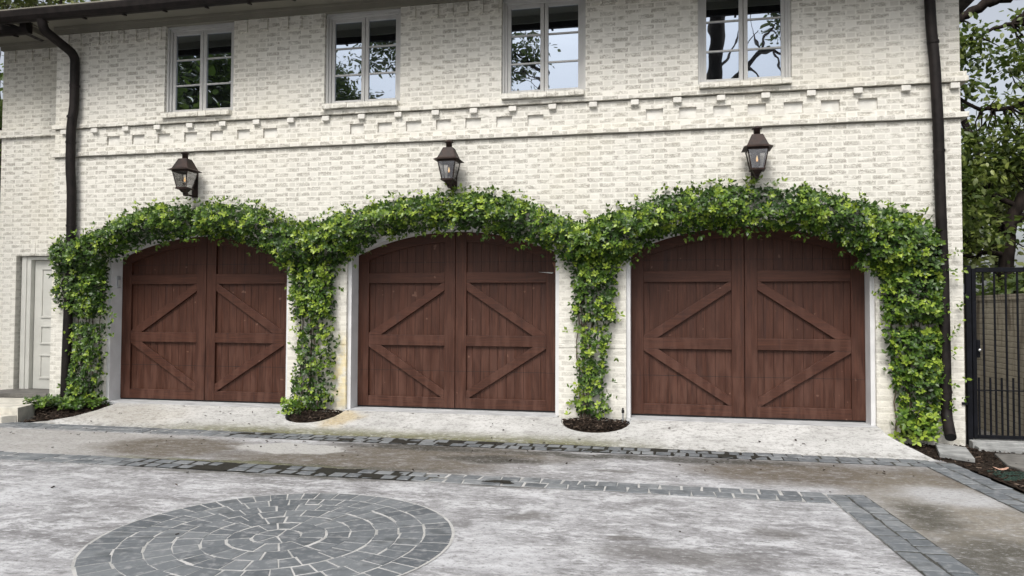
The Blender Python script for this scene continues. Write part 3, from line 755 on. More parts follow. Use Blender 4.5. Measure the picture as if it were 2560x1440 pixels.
def gutter(x0, x1, y, zb):
    b = MB()
    prof = [(y - .115, zb + .145), (y - .125, zb + .145), (y - .125, zb + .125), (y - .115, zb + .06), (y - .085, zb + .015), (y - .05, zb), (y, zb + .004), (y, zb + .145)]
    n = len(prof)
    X = np.linspace(x0, x1, 14); sec = [[(x, p, z + .004 * math.sin(k * 2.1)) for p, z in prof] for k, x in enumerate(X)]
    for k in range(13): b.add(sec[k] + sec[k + 1], [(i, (i + 1) % n, n + (i + 1) % n, n + i) for i in range(n)])
    b.add(sec[0], [tuple(range(n))]); b.add(sec[-1], [tuple(range(n - 1, -1, -1))])
    k = x0 + .45
    while k < x1:
        b.obox((k, y - .02, zb - .012), (.014, 0, 0), (0, .035, .006), (0, -.002, .008)); k += .62
    return b.build('gutter', M['bronze'], house)
gutter(-9.42, XR + .7, -.662, 5.475)
gutter(-10.95, -9.0, -.242, 5.492)
b = MB()
E0, RB, RZ = -.74, 5.2, 7.45
b.add([(-9.42, E0, 5.63), (XR + .7, E0, 5.63), (XR - 3.2, RB, RZ), (-5.5, RB, RZ)], [(0, 1, 2, 3)])
b.add([(XR + .7, E0, 5.63), (XR + .7, 11, 5.63), (XR - 3.2, RB, RZ)], [(0, 1, 2)])
b.add([(-9.42, 11, 5.63), (-9.42, E0, 5.63), (-5.5, RB, RZ)], [(0, 1, 2)])
b.add([(XR + .7, 11, 5.63), (-9.42, 11, 5.63), (-5.5, RB, RZ), (XR - 3.2, RB, RZ)], [(0, 1, 2, 3)])
b.add([(-10.95, -.32, 5.64), (-9.43, -.32, 5.64), (-8.0, RB, 7.0), (-9.0, RB, 7.0)], [(0, 1, 2, 3)])
b.box(-9.42, XR + .7, E0 - .02, E0 + .10, 5.612, 5.632)
b.build('roof', M['shingle'], house)

# downpipes
def pipe(path, r, collars, name='downpipe'):
    b = MB(); P = [Vector(p) for p in path]
    Q = [P[0]]
    for i in range(1, len(P) - 1):       # round the elbows
        a, c, e = P[i - 1], P[i], P[i + 1]
        l = min(.11, (a - c).length * .45, (e - c).length * .45)
        p0 = c + (a - c).normalized() * l; p1 = c + (e - c).normalized() * l
        Q += [p0 * (1 - t) ** 2 + c * 2 * t * (1 - t) + p1 * t * t for t in (0, .2, .4, .6, .8, 1)]
    Q.append(P[-1])
    b.tube(Q, r, 14, caps=False)
    o = b.build(name, M['bronze'], house)
    for p, q in collars:
        s = MB(); s.tube([p, q], r + .006, 14, caps=True); s.build('pipe_collar', M['bronze'], o)
    return o
L = [(-8.385, -.70, 5.50), (-8.385, -.66, 5.36), (-8.405, -.10, 5.22), (-8.385, -.095, 4.9), (-8.33, -.095, 4.35), (-8.345, -.12, 4.15), (-8.395, -.12, 3.9), (-8.395, -.10, 3.2), (-8.405, -.09, 2.2), (-8.43, -.09, 1.2), (-8.45, -.09, .12)]
L = [(-8.40, -.70, 5.50), (-8.40, -.66, 5.36), (-8.40, -.10, 5.20), (-8.40, -.095, 4.45), (-8.425, -.115, 4.15), (-8.425, -.115, 3.55), (-8.405, -.10, 3.2), (-8.405, -.09, 2.2), (-8.43, -.09, 1.2), (-8.45, -.09, .12)]
pl = pipe(L, .064, [((-8.40, -.095, 4.76), (-8.40, -.095, 4.73)), ((-8.418, -.11, 4.30), (-8.422, -.112, 4.27)), ((-8.425, -.115, 3.93), (-8.425, -.115, 3.90)), ((-8.407, -.095, 2.72), (-8.407, -.095, 2.69))])
R_ = [(2.99, -.70, 5.50), (2.99, -.66, 5.36), (2.99, -.10, 5.20), (3.008, -.10, 4.75), (3.035, -.12, 4.3), (3.06, -.12, 3.6), (3.075, -.10, 2.9), (3.10, -.09, 2.0), (3.113, -.09, .32), (3.07, -.33, .13)]
pr_ = pipe(R_, .058, [((3.02, -.11, 4.60), (3.022, -.11, 4.57)), ((3.068, -.11, 3.35), (3.068, -.11, 3.32)), ((3.112, -.09, .62), (3.112, -.09, .59))])
b = MB(); b.tube([(3.09, -.22, .218), (3.0705, -.327, .132)], .0555, 14, caps=True); b.build('pipe_mouth', M['rubber'], pr_)

# keypad on the left jamb
kp = empty('door_keypad', (-7.82, .2, 1.90)); tag(kp, 'small grey keypad box mounted on the white jamb of the left garage door', 'keypad')
b = MB(); b.box(-7.839, -7.815, .155, .215, 1.81, 1.985); b.build('housing', M['plastic_grey'], kp, bevel=.006)
b = MB(); b.box(-7.8148, -7.809, .163, .207, 1.825, 1.93); b.build('flip_cover', M['trim_grey'], kp, bevel=.002)

# ------------------------------------------------------------------ lanterns
def lantern(c):
    y = -.235
    o = empty('wall_lantern', (c, y, 3.05))
    # local helper: all coordinates world
    b = MB(); b.lathe((c, y), [(.0, 3.676), (.03, 3.674), (.058, 3.652), (.060, 3.646), (.040, 3.640), (.038, 3.575), (.0, 3.572)], 20); b.build('chimney', M['copper'], o)
    b = MB()
    b.frustum((c, y), 3.435, .121, .121, 3.575, .062, .062); b.frustum((c, y), 3.408, .166, .166, 3.436, .122, .122)
    b.build('roof', M['copper'], o, bevel=.003)
    b = MB(); T, B_, zt, zb = .116, .072, 3.407, 3.165
    for sx in (-1, 1):
        for sy in (-1, 1):
            b.tube([(c + sx * B_, y + sy * B_, zb), (c + sx * T, y + sy * T, zt)], .0075, 4, smooth=False)
    b.frustum((c, y), zb - .012, B_ + .012, B_ + .012, zb + .008, B_ + .014, B_ + .014)
    for sx, sy, wx, wy in ((0, -1, T, .006), (0, 1, T, .006), (-1, 0, .006, T), (1, 0, .006, T)):
        b.box(c + sx * T - wx, c + sx * T + wx, y + sy * T - wy, y + sy * T + wy, zt - .022, zt - .001)
    b.build('frame', M['copper'], o)
    for sx, sy in ((0, -1), (-1, 0), (1, 0)):
        g = MB(); B2, T2 = B_ - .001, T - .001
        if sy: vs = [(c - B2, y + sy * B2, zb + .008), (c + B2, y + sy * B2, zb + .008), (c + T2, y + sy * T2, zt - .022), (c - T2, y + sy * T2, zt - .022)]
        else: vs = [(c + sx * B2, y - B2, zb + .008), (c + sx * B2, y + B2, zb + .008), (c + sx * T2, y + T2, zt - .022), (c + sx * T2, y - T2, zt - .022)]
        g.add(vs + [(v[0] - sx * .003, v[1] - sy * .003, v[2]) for v in vs], [(0, 1, 2, 3), (7, 6, 5, 4), (0, 4, 5, 1), (2, 6, 7, 3)])
        g.build('glass_pane', M['lamp_glass'], o)
    b = MB(); b.frustum((c, y), zb - .055, .030, .030, zb - .0125, .058, .058); b.frustum((c, y + .02), zb - .10, .016, .03, zb - .0555, .03, .03)
    b.build('base_cup', M['copper'], o, bevel=.003)
    b = MB(); b.box(c - .045, c + .045, -.016, .004, 3.075, 3.43); b.box(c - .012, c + .012, y - .01, -.0165, 3.078, 3.10)
    b.box(c - .05, c + .05, y + T + .008, -.0165, 3.375, 3.40); b.build('wall_bracket', M['copper'], o, bevel=.003)
    b = MB(); b.box(c - .045, c + .045, y + .088, y + .092, zb + .06, zt - .024); b.build('back_plate', M['copper'], o)
    b = MB(); b.tube([(c, y, zb + .008), (c, y, zb + .085)], .006, 8); b.tube([(c - .02, y, zb + .008), (c - .014, y, zb + .075)], .003, 6); b.tube([(c + .02, y, zb + .008), (c + .014, y, zb + .075)], .003, 6)
    b.build('burner', M['black_iron'], o)
    b = MB(); z = zb + .092
    b.lathe((c, y), [(.0, z), (.010, z + .010), (.013, z + .028), (.008, z + .050), (.003, z + .070), (.0, z + .078)], 10); b.build('flame', M['flame'], o)
    return o
def copy_tree(o, parent=None):
    c = o.copy(); COL.objects.link(c)
    if parent: c.parent = parent; c.matrix_parent_inverse = o.matrix_parent_inverse.copy()
    for ch in o.children: copy_tree(ch, c)
    return c
l1 = lantern(-6.47)
labs = ['aged copper gas lantern with a lit flame above the left garage door', 'aged copper gas lantern with a lit flame above the middle garage door', 'aged copper gas lantern with a lit flame above the right garage door']
for k, cx in enumerate((-6.47, -2.685, 1.075)):
    o = l1 if k == 0 else copy_tree(l1)
    o.location.x = cx; tag(o, labs[k], 'lantern', 'gas lanterns above the garage doors')

# ------------------------------------------------------------------ gate and side wall
gt = empty('metal_gate', (3.7, .05, .06)); tag(gt, 'black metal gate of upright bars between the brick building and the side wall', 'gate')
GY = .05
b = MB(); b.box(3.372, 3.425, GY - .03, GY + .03, .0, 2.035); b.box(3.332, 3.3715, GY - .012, GY + .012, 1.70, 1.73); b.box(3.30, 3.3715, -.02, .0, .455, .485); b.box(3.36, 3.3715, -.02, GY + .012, .455, .485); b.build('post', M['black_iron'], gt, bevel=.003)
b = MB(); b.box(3.436, 3.478, GY - .02, GY + .02, .075, 2.0); b.box(4.000, 4.04, GY - .02, GY + .02, .075, 2.0)
b.box(3.4785, 3.9995, GY - .02, GY + .02, 1.958, 2.01); b.box(3.4785, 3.9995, GY - .02, GY + .02, .075, .115); b.box(3.4785, 3.9995, GY - .008, GY + .008, .612, .626)
b.box(3.372, 3.4355, GY - .018, GY + .018, 2.0, 2.012)
b.build('gate_frame', M['black_iron'], gt, bevel=.003)
for k in range(4):
    x = 3.556 + k * .1165; b = MB(); b.box(x - .009, x + .009, GY - .0075, GY + .0075, .1155, 1.9575); b.build('bar', M['black_iron'], gt)
for k in range(5):
    x = 3.500 + k * .1165; b = MB(); b.box(x - .009, x + .009, GY - .0075, GY + .0075, .1155, .762); b.build('short_bar', M['black_iron'], gt)
b = MB(); b.box(3.476, 3.508, GY - .035, GY + .03, .99, 1.19); lb = b.build('lock_box', M['black_iron'], gt, bevel=.003)
b = MB(); b.lathe((0, 0), [(0, 0), (.009, .001), (.010, .015), (.019, .024), (.020, .034), (.012, .043), (0, .045)], 14)
b.v = [(3.490 + v[0], GY - .035 - v[2], 1.075 + v[1]) for v in b.v]; b.build('knob', M['chrome'], lb)
sw = MB(); sw.box(4.06, 4.30, .16, 9.0, -.06, 1.655); sw.box(4.05, 4.31, .15, 9.0, 1.656, 1.722)
tag(sw.build('side_wall', M['brick_old']), 'weathered tan brick boundary wall running back behind the black gate', 'wall')
ground_poly('side_path', [(3.34, .13), (4.055, .13), (4.055, 9), (3.34, 9)], M['slab_dark'], .06, lambda x, y: -.02, kind='structure')

# ------------------------------------------------------------------ foliage
def norm(a): return a / np.maximum(np.linalg.norm(a, axis=1, keepdims=True), 1e-9)
def leaf_mesh(name, pos, ax, nrm, length, tone, mat, parent, wr=.46):
    N = len(pos); ax = norm(ax); sd = norm(np.cross(ax, nrm)); nr = np.cross(sd, ax)
    L = length[:, None]; W = L * wr
    fold = rng.uniform(.02, .11, (N, 1)) * L; curl = rng.uniform(-.03, .10, (N, 1)) * L
    v = np.stack([pos, pos + ax * L * .32 + sd * W * .46 + nr * fold * .8, pos + ax * L * .66 + sd * W * .42 + nr * (fold * .7 - curl * .5),
                  pos + ax * L - nr * curl, pos + ax * L * .66 - sd * W * .42 + nr * (fold * .7 - curl * .5), pos + ax * L * .32 - sd * W * .46 + nr * fold * .8,
                  pos + ax * L * .5], 1).reshape(-1, 3)
    base = (np.arange(N) * 7)[:, None]
    tri = np.array([[6, 0, 1], [6, 1, 2], [6, 2, 3], [6, 3, 4], [6, 4, 5], [6, 5, 0]])
    f = (base[:, None, :] + tri[None]).reshape(-1, 3)
    me = bpy.data.meshes.new(name)
    me.vertices.add(len(v)); me.vertices.foreach_set('co', v.astype(np.float32).ravel())
    me.loops.add(f.size); me.loops.foreach_set('vertex_index', f.astype(np.int32).ravel())
    me.polygons.add(len(f)); me.polygons.foreach_set('loop_start', np.arange(0, f.size, 3, dtype=np.int32)); me.polygons.foreach_set('loop_total', np.full(len(f), 3, np.int32))
    a = me.attributes.new('tone', 'FLOAT', 'FACE'); a.data.foreach_set('value', np.repeat(np.clip(tone, 0, 1), 6).astype(np.float32))
    me.polygons.foreach_set('use_smooth', np.ones(len(f), bool))
    me.materials.append(mat); me.update(calc_edges=True)
    o = bpy.data.objects.new(name, me); COL.objects.link(o)
    if parent: o.parent = parent; o.matrix_parent_inverse = Matrix.Translation(-parent_world(parent))
    return o
class Leaves:
    def __init__(s): s.p = []; s.a = []; s.n = []; s.l = []; s.t = []
    def add(s, p, a, n, l, t): s.p.append(p); s.a.append(a); s.n.append(n); s.l.append(l); s.t.append(t)
    def build(s, name, mat, parent, wr=.46):
        return leaf_mesh(name, *[np.concatenate(q) for q in (s.p, s.a, s.n, s.l, s.t)], mat, parent, wr)
def rosettes(L, P, out, n, size, tone, spread=.9, lift=.42):
    """n leaves fanned round each shoot tip"""
    N = len(P); out = norm(out)
    ref = norm(np.cross(out, norm(rng.normal(size=(N, 3))))); oth = np.cross(out, ref)
    ph = rng.uniform(0, 6.28, N)
    for k in range(n):
        a = ph + 2 * math.pi * k / n + rng.uniform(-.35, .35, N)
        rd = ref * np.cos(a)[:, None] + oth * np.sin(a)[:, None]
        lf = rng.uniform(lift * .3, lift * 1.6, (N, 1))
        ax = rd * spread + out * lf + np.array([0, 0, -.12]); nr = out - rd * lf
        keep = rng.random(N) < .9
        L.add((P + rd * .006)[keep], ax[keep], nr[keep], (size * rng.uniform(.65, 1.15, N))[keep], (tone + rng.uniform(-.12, .12, N))[keep])
def clump(P, f=3.0, seed=0.0):
    return np.array([mnoise.noise(Vector((p[0] * f + seed, p[1] * f, p[2] * f + seed))) for p in P])
def vine_region(L, poly, dens, tmax, tgrow=.95, tmin=.05, bright=.34, margin=.018):
    A = np.array(poly); lo, hi = A.min(0) - .02, A.max(0) + .02
    def pts(n):
        n = int(n * (hi - lo).prod()); Q = rng.uniform(lo, hi, (n, 2)); Q = Q[inside(Q, A)]; d = edge_dist(Q, A); g = d > margin; return Q[g], d[g]
    # inner, older leaves; their dark tones also paint in deeper shade
    Q, d = pts(2700 * dens); t = np.clip(tmin + d * tgrow, 0, tmax)
    cl = clump(np.stack([Q[:, 0], 0 * d, Q[:, 1]], 1), 3.4)
    k = rng.random(len(Q)) < np.clip(1.0 + cl * .9, .3, 1); Q, d, t = Q[k], d[k], t[k]
    N = len(Q); p = np.stack([Q[:, 0], -t * rng.uniform(.12, .9, N) - .012, Q[:, 1]], 1)
    ax = rng.normal(size=(N, 3)) * [1, .55, 1] + [0, -.15, -.25]; nr = rng.normal(size=(N, 3)) * .45 + [0, -1, .55]
    L.add(p, ax, nr, rng.uniform(.046, .070, N), rng.uniform(.02, .45, N))
    # outer shoots with young leaves at the tips
    Q, d = pts(680 * dens); t = np.clip(tmin + d * tgrow, 0, tmax); N = len(Q)
    cl = clump(np.stack([Q[:, 0], 0 * d, Q[:, 1]], 1), 2.6, 5.0)
    k = rng.random(N) < np.clip(.85 + cl * 1.2, .1, 1); Q, d, t, cl = Q[k], d[k], t[k], cl[k]; N = len(Q)
    p = np.stack([Q[:, 0], -t * rng.uniform(.8, 1.12, N) - .02, Q[:, 1]], 1)
    out = rng.normal(size=(N, 3)) * [.5, .25, .45] + [0, -1, .45]
    y = rng.random(N) < bright + cl * .14
    tone = np.where(y, rng.uniform(.60, 1.0, N), rng.uniform(.22, .62, N))
    for n_, sel in ((5, ~y), (6, y)):
        rosettes(L, p[sel], out[sel], n_, .055, tone[sel])
def stray(L, line, n, reach, tone=(.45, .95), up=1.0):
    """shoots that stick out past the outline"""
    line = np.array(line); seg = rng.integers(0, len(line) - 1, n); t = rng.random(n)[:, None]
    b = line[seg] * (1 - t) + line[seg + 1] * t
    h = np.abs(rng.normal(0, reach, n)) + .01
    p = np.stack([b[:, 0] + rng.normal(0, .04, n), -rng.uniform(.02, .20, n), b[:, 1] + up * h], 1)
    out = rng.normal(size=(n, 3)) * .5 + [0, -.5, .8 * up]
    rosettes(L, p, out, 4, .058, rng.uniform(*tone, n), .7, .8)
TOPL = [(-8.69, 2.48), (-8.2, 2.57), (-7.94, 2.64), (-7.55, 2.82), (-7.23, 2.93), (-6.92, 2.97), (-6.54, 2.95), (-6.17, 2.98), (-5.8, 2.97), (-5.44, 2.91), (-5.17, 2.81), (-5.08, 2.71), (-4.81, 2.69), (-4.55, 2.69), (-4.21, 2.82), (-3.93, 2.85), (-3.65, 2.92), (-3.37, 2.98), (-2.94, 3.02), (-2.61, 3.02), (-2.3, 3.02), (-1.93, 2.97), (-1.62, 2.86), (-1.27, 2.69), (-.97, 2.62), (-.77, 2.69), (-.48, 2.77), (-.19, 2.86), (.1, 2.98), (.38, 2.99), (.66, 3.03), (1.03, 3.01), (1.39, 2.97), (1.65, 2.98), (1.91, 2.87), (2.26, 2.80), (2.56, 2.70), (2.81, 2.62), (3.01, 2.50), (3.11, 2.31)]
BOTL = [(-8.67, 2.03), (-7.86, 1.99), (-7.7, 2.19), (-7.41, 2.38), (-7.22, 2.43), (-6.97, 2.43), (-6.71, 2.49), (-6.28, 2.51), (-5.91, 2.47), (-5.55, 2.40), (-5.31, 2.31), (-5.13, 2.16), (-4.95, 2.05), (-4.31, 2.08), (-4.09, 2.19), (-3.92, 2.27), (-3.64, 2.45), (-3.37, 2.50), (-2.93, 2.55), (-2.56, 2.53), (-2.14, 2.48), (-1.93, 2.40), (-1.57, 2.33), (-1.32, 2.20), (-1.19, 2.06), (-.55, 2.08), (-.38, 2.17), (-.24, 2.27), (-.02, 2.40), (.29, 2.44), (.66, 2.48), (.89, 2.50), (1.11, 2.46), (1.47, 2.45), (1.73, 2.39), (1.91, 2.34), (2.08, 2.21), (2.25, 2.05), (2.4, 1.93), (3.11, 1.91)]
def cut(line, a, b):
    f = lambda x: (x, float(np.interp(x, [p[0] for p in line], [p[1] for p in line])))
    return [f(a)] + [p for p in line if a < p[0] < b] + [f(b)]
PILL = [
    [(-8.67, 2.15), (-7.79, 2.15), (-7.77, 1.57), (-7.72, 1.35), (-7.82, .78), (-7.84, .24), (-7.91, .12), (-8.50, .14), (-8.42, .6), (-8.33, 1.0), (-8.44, 1.34), (-8.65, 1.57)],
    [(-5.0, 2.2), (-4.29, 2.2), (-4.30, 1.37), (-4.26, 1.05), (-4.32, .52), (-4.30, .26), (-4.52, .14), (-4.90, .10), (-4.99, .29), (-4.88, .83), (-4.85, 1.2), (-4.95, 1.47)],
    [(-1.17, 2.18), (-.53, 2.17), (-.56, 1.59), (-.60, 1.15), (-.69, .75), (-.64, .30), (-.74, .16), (-1.04, .18), (-1.15, .35), (-1.08, .75), (-1.04, 1.04), (-1.13, 1.39)],
    [(2.39, 2.14), (3.12, 2.13), (3.10, .52), (3.04, .2), (2.94, .08), (2.64, .06), (2.64, .28), (2.56, .59), (2.48, 1.05), (2.44, 1.59)]]
SPAN = [(-8.69, -6.40), (-6.40, -2.70), (-2.70, 1.0), (1.0, 3.11)]
VL = ['climbing vine covering the left downpipe and the left half of the first arch', 'climbing vine on the pier between the left and middle garage doors', 'climbing vine on the narrow pier between the middle and right garage doors', 'climbing vine smothering the pier beside the right downpipe and gate']
for k in range(4):
    a, e = SPAN[k]; pl_ = PILL[k]; cx = sum(p[0] for p in pl_) / len(pl_)
    root = empty('climbing_vine', (cx, -.06, .12)); tag(root, VL[k], 'vine', 'vines trained round the garage doors')
    L = Leaves()
    tp, bt = cut(TOPL, a, e), cut(BOTL, a, e)
    vine_region(L, tp + bt[::-1], 1.0, .33, 1.25, .07, .30 if k != 0 else .16)
    stray(L, tp, int(20 * (e - a)), .032); stray(L, bt, int(16 * (e - a)), .03, (.3, .8), -1.0)
    up_ = pl_[:]
    # the pier: dense at the top, thinner with gaps below on the two inner ones
    hi_ = [(x, z) for x, z in pl_]
    zc = 1.35
    def clipz(poly, z, above):
        out = []
        n = len(poly)
        for i in range(n):
            p, q = poly[i], poly[(i + 1) % n]; ip = (p[1] >= z) == above; iq = (q[1] >= z) == above
            if ip: out.append(p)
            if ip != iq: t = (z - p[1]) / (q[1] - p[1]); out.append((p[0] + t * (q[0] - p[0]), z))
        return out
    dn = [(.82, .50), (.68, .40), (.68, .38), (1.0, .82)][k]; th = [.20, .17, .17, .26][k]; br = [.22, .45, .45, .42][k]
    vine_region(L, clipz(pl_, zc, True), dn[0], th, .9, .06, br, .035)
    vine_region(L, clipz(pl_, zc, False), dn[1], th * .9, .8, .05, br, .035)
    side = [p for p in pl_]
    stray(L, side[1:7], 22, .02, (.4, .95), .6); stray(L, side[7:] + side[:1], 22, .02, (.4, .95), .6)
    if k == 0:      # low growth spilling over the bed
        N = 260; q = np.stack([rng.uniform(-8.75, -7.72, N), rng.uniform(-.62, -.03, N)], 1)
        q = q[(q[:, 0] < -7.62 - (-.2 - q[:, 1]) * .4)]
        p = np.stack([q[:, 0], q[:, 1], .15 + rng.uniform(0, .10, len(q))], 1)
        rosettes(L, p, rng.normal(size=(len(q), 3)) * .35 + [0, -.35, 1], 5, .062, rng.uniform(.25, .72, len(q)))
    if k == 1:
        N = 34; p = np.stack([rng.uniform(-4.95, -4.60, N), rng.uniform(-.38, -.1, N), rng.uniform(.13, .30, N)], 1)
        rosettes(L, p, rng.normal(size=(N, 3)) * .35 + [0, -.5, .8], 5, .06, rng.uniform(.35, .9, N))
    if k == 3:      # loose shoots on the white corner brick
        N = 40; p = np.stack([rng.uniform(3.10, 3.30, N), -rng.uniform(.03, .18, N), rng.uniform(.35, 2.2, N)], 1)
        rosettes(L, p, rng.normal(size=(N, 3)) * .5 + [.5, -.7, .4], 3, .055, rng.uniform(.4, .95, N), .8, .6)
        N = 46; p = np.stack([rng.uniform(2.55, 2.98, N), -rng.uniform(.05, .33, N), rng.uniform(.07, .36, N)], 1)
        rosettes(L, p, rng.normal(size=(N, 3)) * .35 + [0, -.7, .7], 5, .068, rng.uniform(.45, .95, N))
    if k == 0:      # the downpipe shows in front of the thinner growth
        for q in range(len(L.p)):
            g = ~((L.p[q][:, 0] > -8.53) & (L.p[q][:, 0] < -8.35) & (L.p[q][:, 2] < 2.02) & (L.p[q][:, 2] > .85) & (rng.random(len(L.p[q])) < .85))
            L.p[q], L.a[q], L.n[q], L.l[q], L.t[q] = L.p[q][g], L.a[q][g], L.n[q][g], L.l[q][g], L.t[q][g]
    L.build('foliage', M['vine'], root, .56)
    # woody stems
    b = MB()
    for s in range([5, 6, 6, 6][k]):
        x = cx + rng.uniform(-.16, .16); pts = [Vector((x, -.045 - rng.uniform(0, .05), .07 if k == 3 else .13))]
        z = pts[0].z
        while z < 2.3:
            z += rng.uniform(.14, .24); x += rng.uniform(-.045, .045); x = min(max(x, cx - .24), cx + .24)
            pts.append(Vector((x, -.02 - rng.uniform(.0, .03), z)))
        lr = 1 if (s % 2) else -1
        tx = min(max(x + lr * 1.5, a + .1), e - .1)
        for j in range(1, 9):
            xx = x + (tx - x) * j / 8; zz = float(np.interp(xx, [p[0] for p in TOPL], [p[1] for p in TOPL])) * .5 + float(np.interp(xx, [p[0] for p in BOTL], [p[1] for p in BOTL])) * .5
            pts.append(Vector((xx, -.03, zz + rng.uniform(-.08, .08))))
        b.tube(pts, [max(.0035, .010 * (1 - i / len(pts))) * rng.uniform(.8, 1.2) for i in range(len(pts))], 6)
    b.build('stem', M['stem'], root)

# ------------------------------------------------------------------ trees
def bend(path, seg=6, j=.03):
    """smooth a coarse limb path a little"""
    P = [Vector(p) for p in path]; out = []
    for i in range(len(P) - 1):
        p0 = P[max(i - 1, 0)]; p1 = P[i]; p2 = P[i + 1]; p3 = P[min(i + 2, len(P) - 1)]
        for k in range(seg):
            t = k / seg
            out.append(.5 * ((2 * p1) + (p2 - p0) * t + (2 * p0 - 5 * p1 + 4 * p2 - p3) * t * t + (3 * p1 - p0 - 3 * p2 + p3) * t ** 3) + Vector(rng.uniform(-j, j, 3)))
    return out + [P[-1]]
def tree(name, base, label, cat, limbs, blobs, size, leafmat, bark, group=None, clumpr=.30, per=26, wr=.5, tones=(.1, .8), twigs=True):
    root = empty(name, base); tag(root, label, cat, group)
    b = MB(); tips = []
    for path, r0, r1 in limbs:
        Q = bend(path); n = len(Q)
        b.tube(Q, [r0 + (r1 - r0) * i / (n - 1) for i in range(n)], 9); tips += Q[n // 3:]
    L = Leaves(); T = np.array([list(q) for q in tips]) if tips else None
    for cx, cy, cz, rx, ry, rz, n in blobs:
        nc = max(2, n // per); d = norm(rng.normal(size=(nc, 3))) * (rng.random((nc, 1)) ** .45)
        C = np.array([cx, cy, cz]) + d * [rx, ry, rz]
        if twigs and T is not None:
            for c in C[:: 3]:
                j = np.argmin(np.linalg.norm(T - c, axis=1)); q = T[j]
                if np.linalg.norm(q - c) < 4.0:
                    mid = (q + c) / 2 + rng.uniform(-.12, .12, 3); b.tube([q, mid, c], [.016 + size * .05, .010 + size * .02, .004], 5, caps=False)
        for c in C:
            m = int(per * rng.uniform(.6, 1.4)); cr = clumpr * rng.uniform(.7, 1.3)
            off = rng.normal(size=(m, 3)) * [cr, cr, cr * .6] * .6
            p = c + off; ax = off / cr + rng.normal(size=(m, 3)) * .6 + [0, 0, -.35]; nr = rng.normal(size=(m, 3)) * .6 + [0, 0, 1.0]
            t0 = rng.uniform(*tones)
            L.add(p, ax, nr, size * rng.uniform(.7, 1.25, m), np.clip(t0 + rng.normal(0, .12, m), 0, 1))
    if limbs: b.build('trunk', bark, root)
    L.build('crown', leafmat, root, wr)
    return root

tree('broadleaf_tree', (5.86, 5, -.06), 'dark trunked broadleaf tree arching to the right behind the black gate', 'tree',
     [([(5.86, 5, -.06), (5.84, 5, 1.6), (5.84, 5, 2.6), (5.88, 5, 3.05), (6.10, 5, 3.5), (6.6, 5.2, 3.95), (7.6, 5.4, 4.9), (8.4, 5.6, 6.2)], .14, .06),
      ([(5.87, 5, 2.95), (6.2, 4.95, 3.2), (6.9, 4.8, 3.45), (7.8, 4.6, 4.0)], .085, .03),
      ([(5.84, 5, 2.50), (5.5, 5.0, 2.57), (5.25, 4.9, 2.47), (4.7, 4.8, 2.50)], .05, .02),
      ([(6.0, 5.0, 3.35), (5.6, 5.1, 3.6), (5.2, 5.2, 3.65), (4.7, 5.4, 4.1)], .05, .02),
      ([(8.4, 5.6, 6.2), (7.4, 5.2, 7.0), (6.2, 5.0, 7.05), (5.7, 5.0, 6.98), (5.25, 5.0, 6.78), (4.95, 5.0, 6.5), (4.6, 5.0, 6.0)], .12, .06),
      ([(6.4, 5.0, 6.98), (6.0, 5.0, 6.6), (5.6, 5.0, 6.45), (5.3, 4.9, 6.2)], .05, .015),
      ([(7.6, 5.4, 4.9), (6.6, 5.2, 5.3), (5.8, 5.0, 5.05), (5.3, 5.0, 5.15), (4.8, 5.0, 5.6)], .06, .02)],
     [(5.2, 5.2, 4.1, .75, .9, .55, 1100), (6.3, 5.4, 4.35, .8, .9, .4, 900), (5.0, 5.0, 3.3, .5, .7, .45, 600), (5.35, 4.8, 2.9, .35, .5, .25, 220), (6.6, 4.6, 2.8, .5, .5, .3, 260),
      (5.05, 5.0, 6.0, .30, .5, .40, 300), (5.3, 4.9, 6.35, .25, .4, .2, 160), (6.4, 5.0, 6.3, .4, .5, .5, 420), (6.5, 5.2, 5.4, .4, .5, .2, 220), (5.7, 5.0, 5.2, .35, .5, .12, 110), (5.7, 5.0, 4.75, .5, .5, .12, 130),
      (7.9, 5.3, 5.6, .9, 1.0, .9, 800), (5.15, 5.0, 5.55, .35, .5, .25, 240), (6.35, 5.0, 5.85, .4, .5, .35, 320), (5.9, 5.3, 4.5, .7, .7, .35, 420), (5.6, 5.0, 6.0, .3, .4, .15, 110), (5.9, 5.6, 4.0, 1.0, .8, .5, 900), (5.15, 5.0, 2.75, .45, .6, .45, 420), (6.5, 5.4, 5.0, .6, .6, .35, 420)],
     .125, M['tree_leaf'], M['bark'], 'trees behind the gate', .26, 16, .56, (.15, .85))
tree('shade_tree', (9.5, 14, -.06), 'big spreading tree farther back behind the arching tree', 'tree',
     [([(9.5, 14, -.06), (9.4, 14, 2.5), (9.2, 14, 5)], .26, .16), ([(9.2, 14, 5), (8.3, 13.6, 7), (7.6, 13, 9)], .14, .05), ([(9.3, 14, 4), (10.6, 14, 6), (11.5, 13.5, 8)], .12, .05), ([(9.3, 14, 3.2), (8.2, 13.4, 4.4), (7.2, 13, 5.2)], .10, .04)],
     [(7.8, 13, 3.6, 1.1, 1.4, 1.0, 1100), (8.9, 13, 4.6, 1.2, 1.4, .8, 900), (9.8, 12.5, 2.2, 1.2, 1.2, .6, 900), (8.2, 13, 4.9, 1.6, 1.6, .9, 900), (10.6, 13.5, 5.2, 1.8, 1.6, 1.0, 700), (7.9, 13, 2.8, 1.0, 1.2, .7, 500), (10.8, 13, 2.2, .9, 1.2, .5, 300), (10.8, 13.5, 7.2, 1.0, 1.4, .5, 160)],
     .20, M['far_leaf'], M['bark'], 'trees behind the gate', .45, 22, .55, (.1, .8))
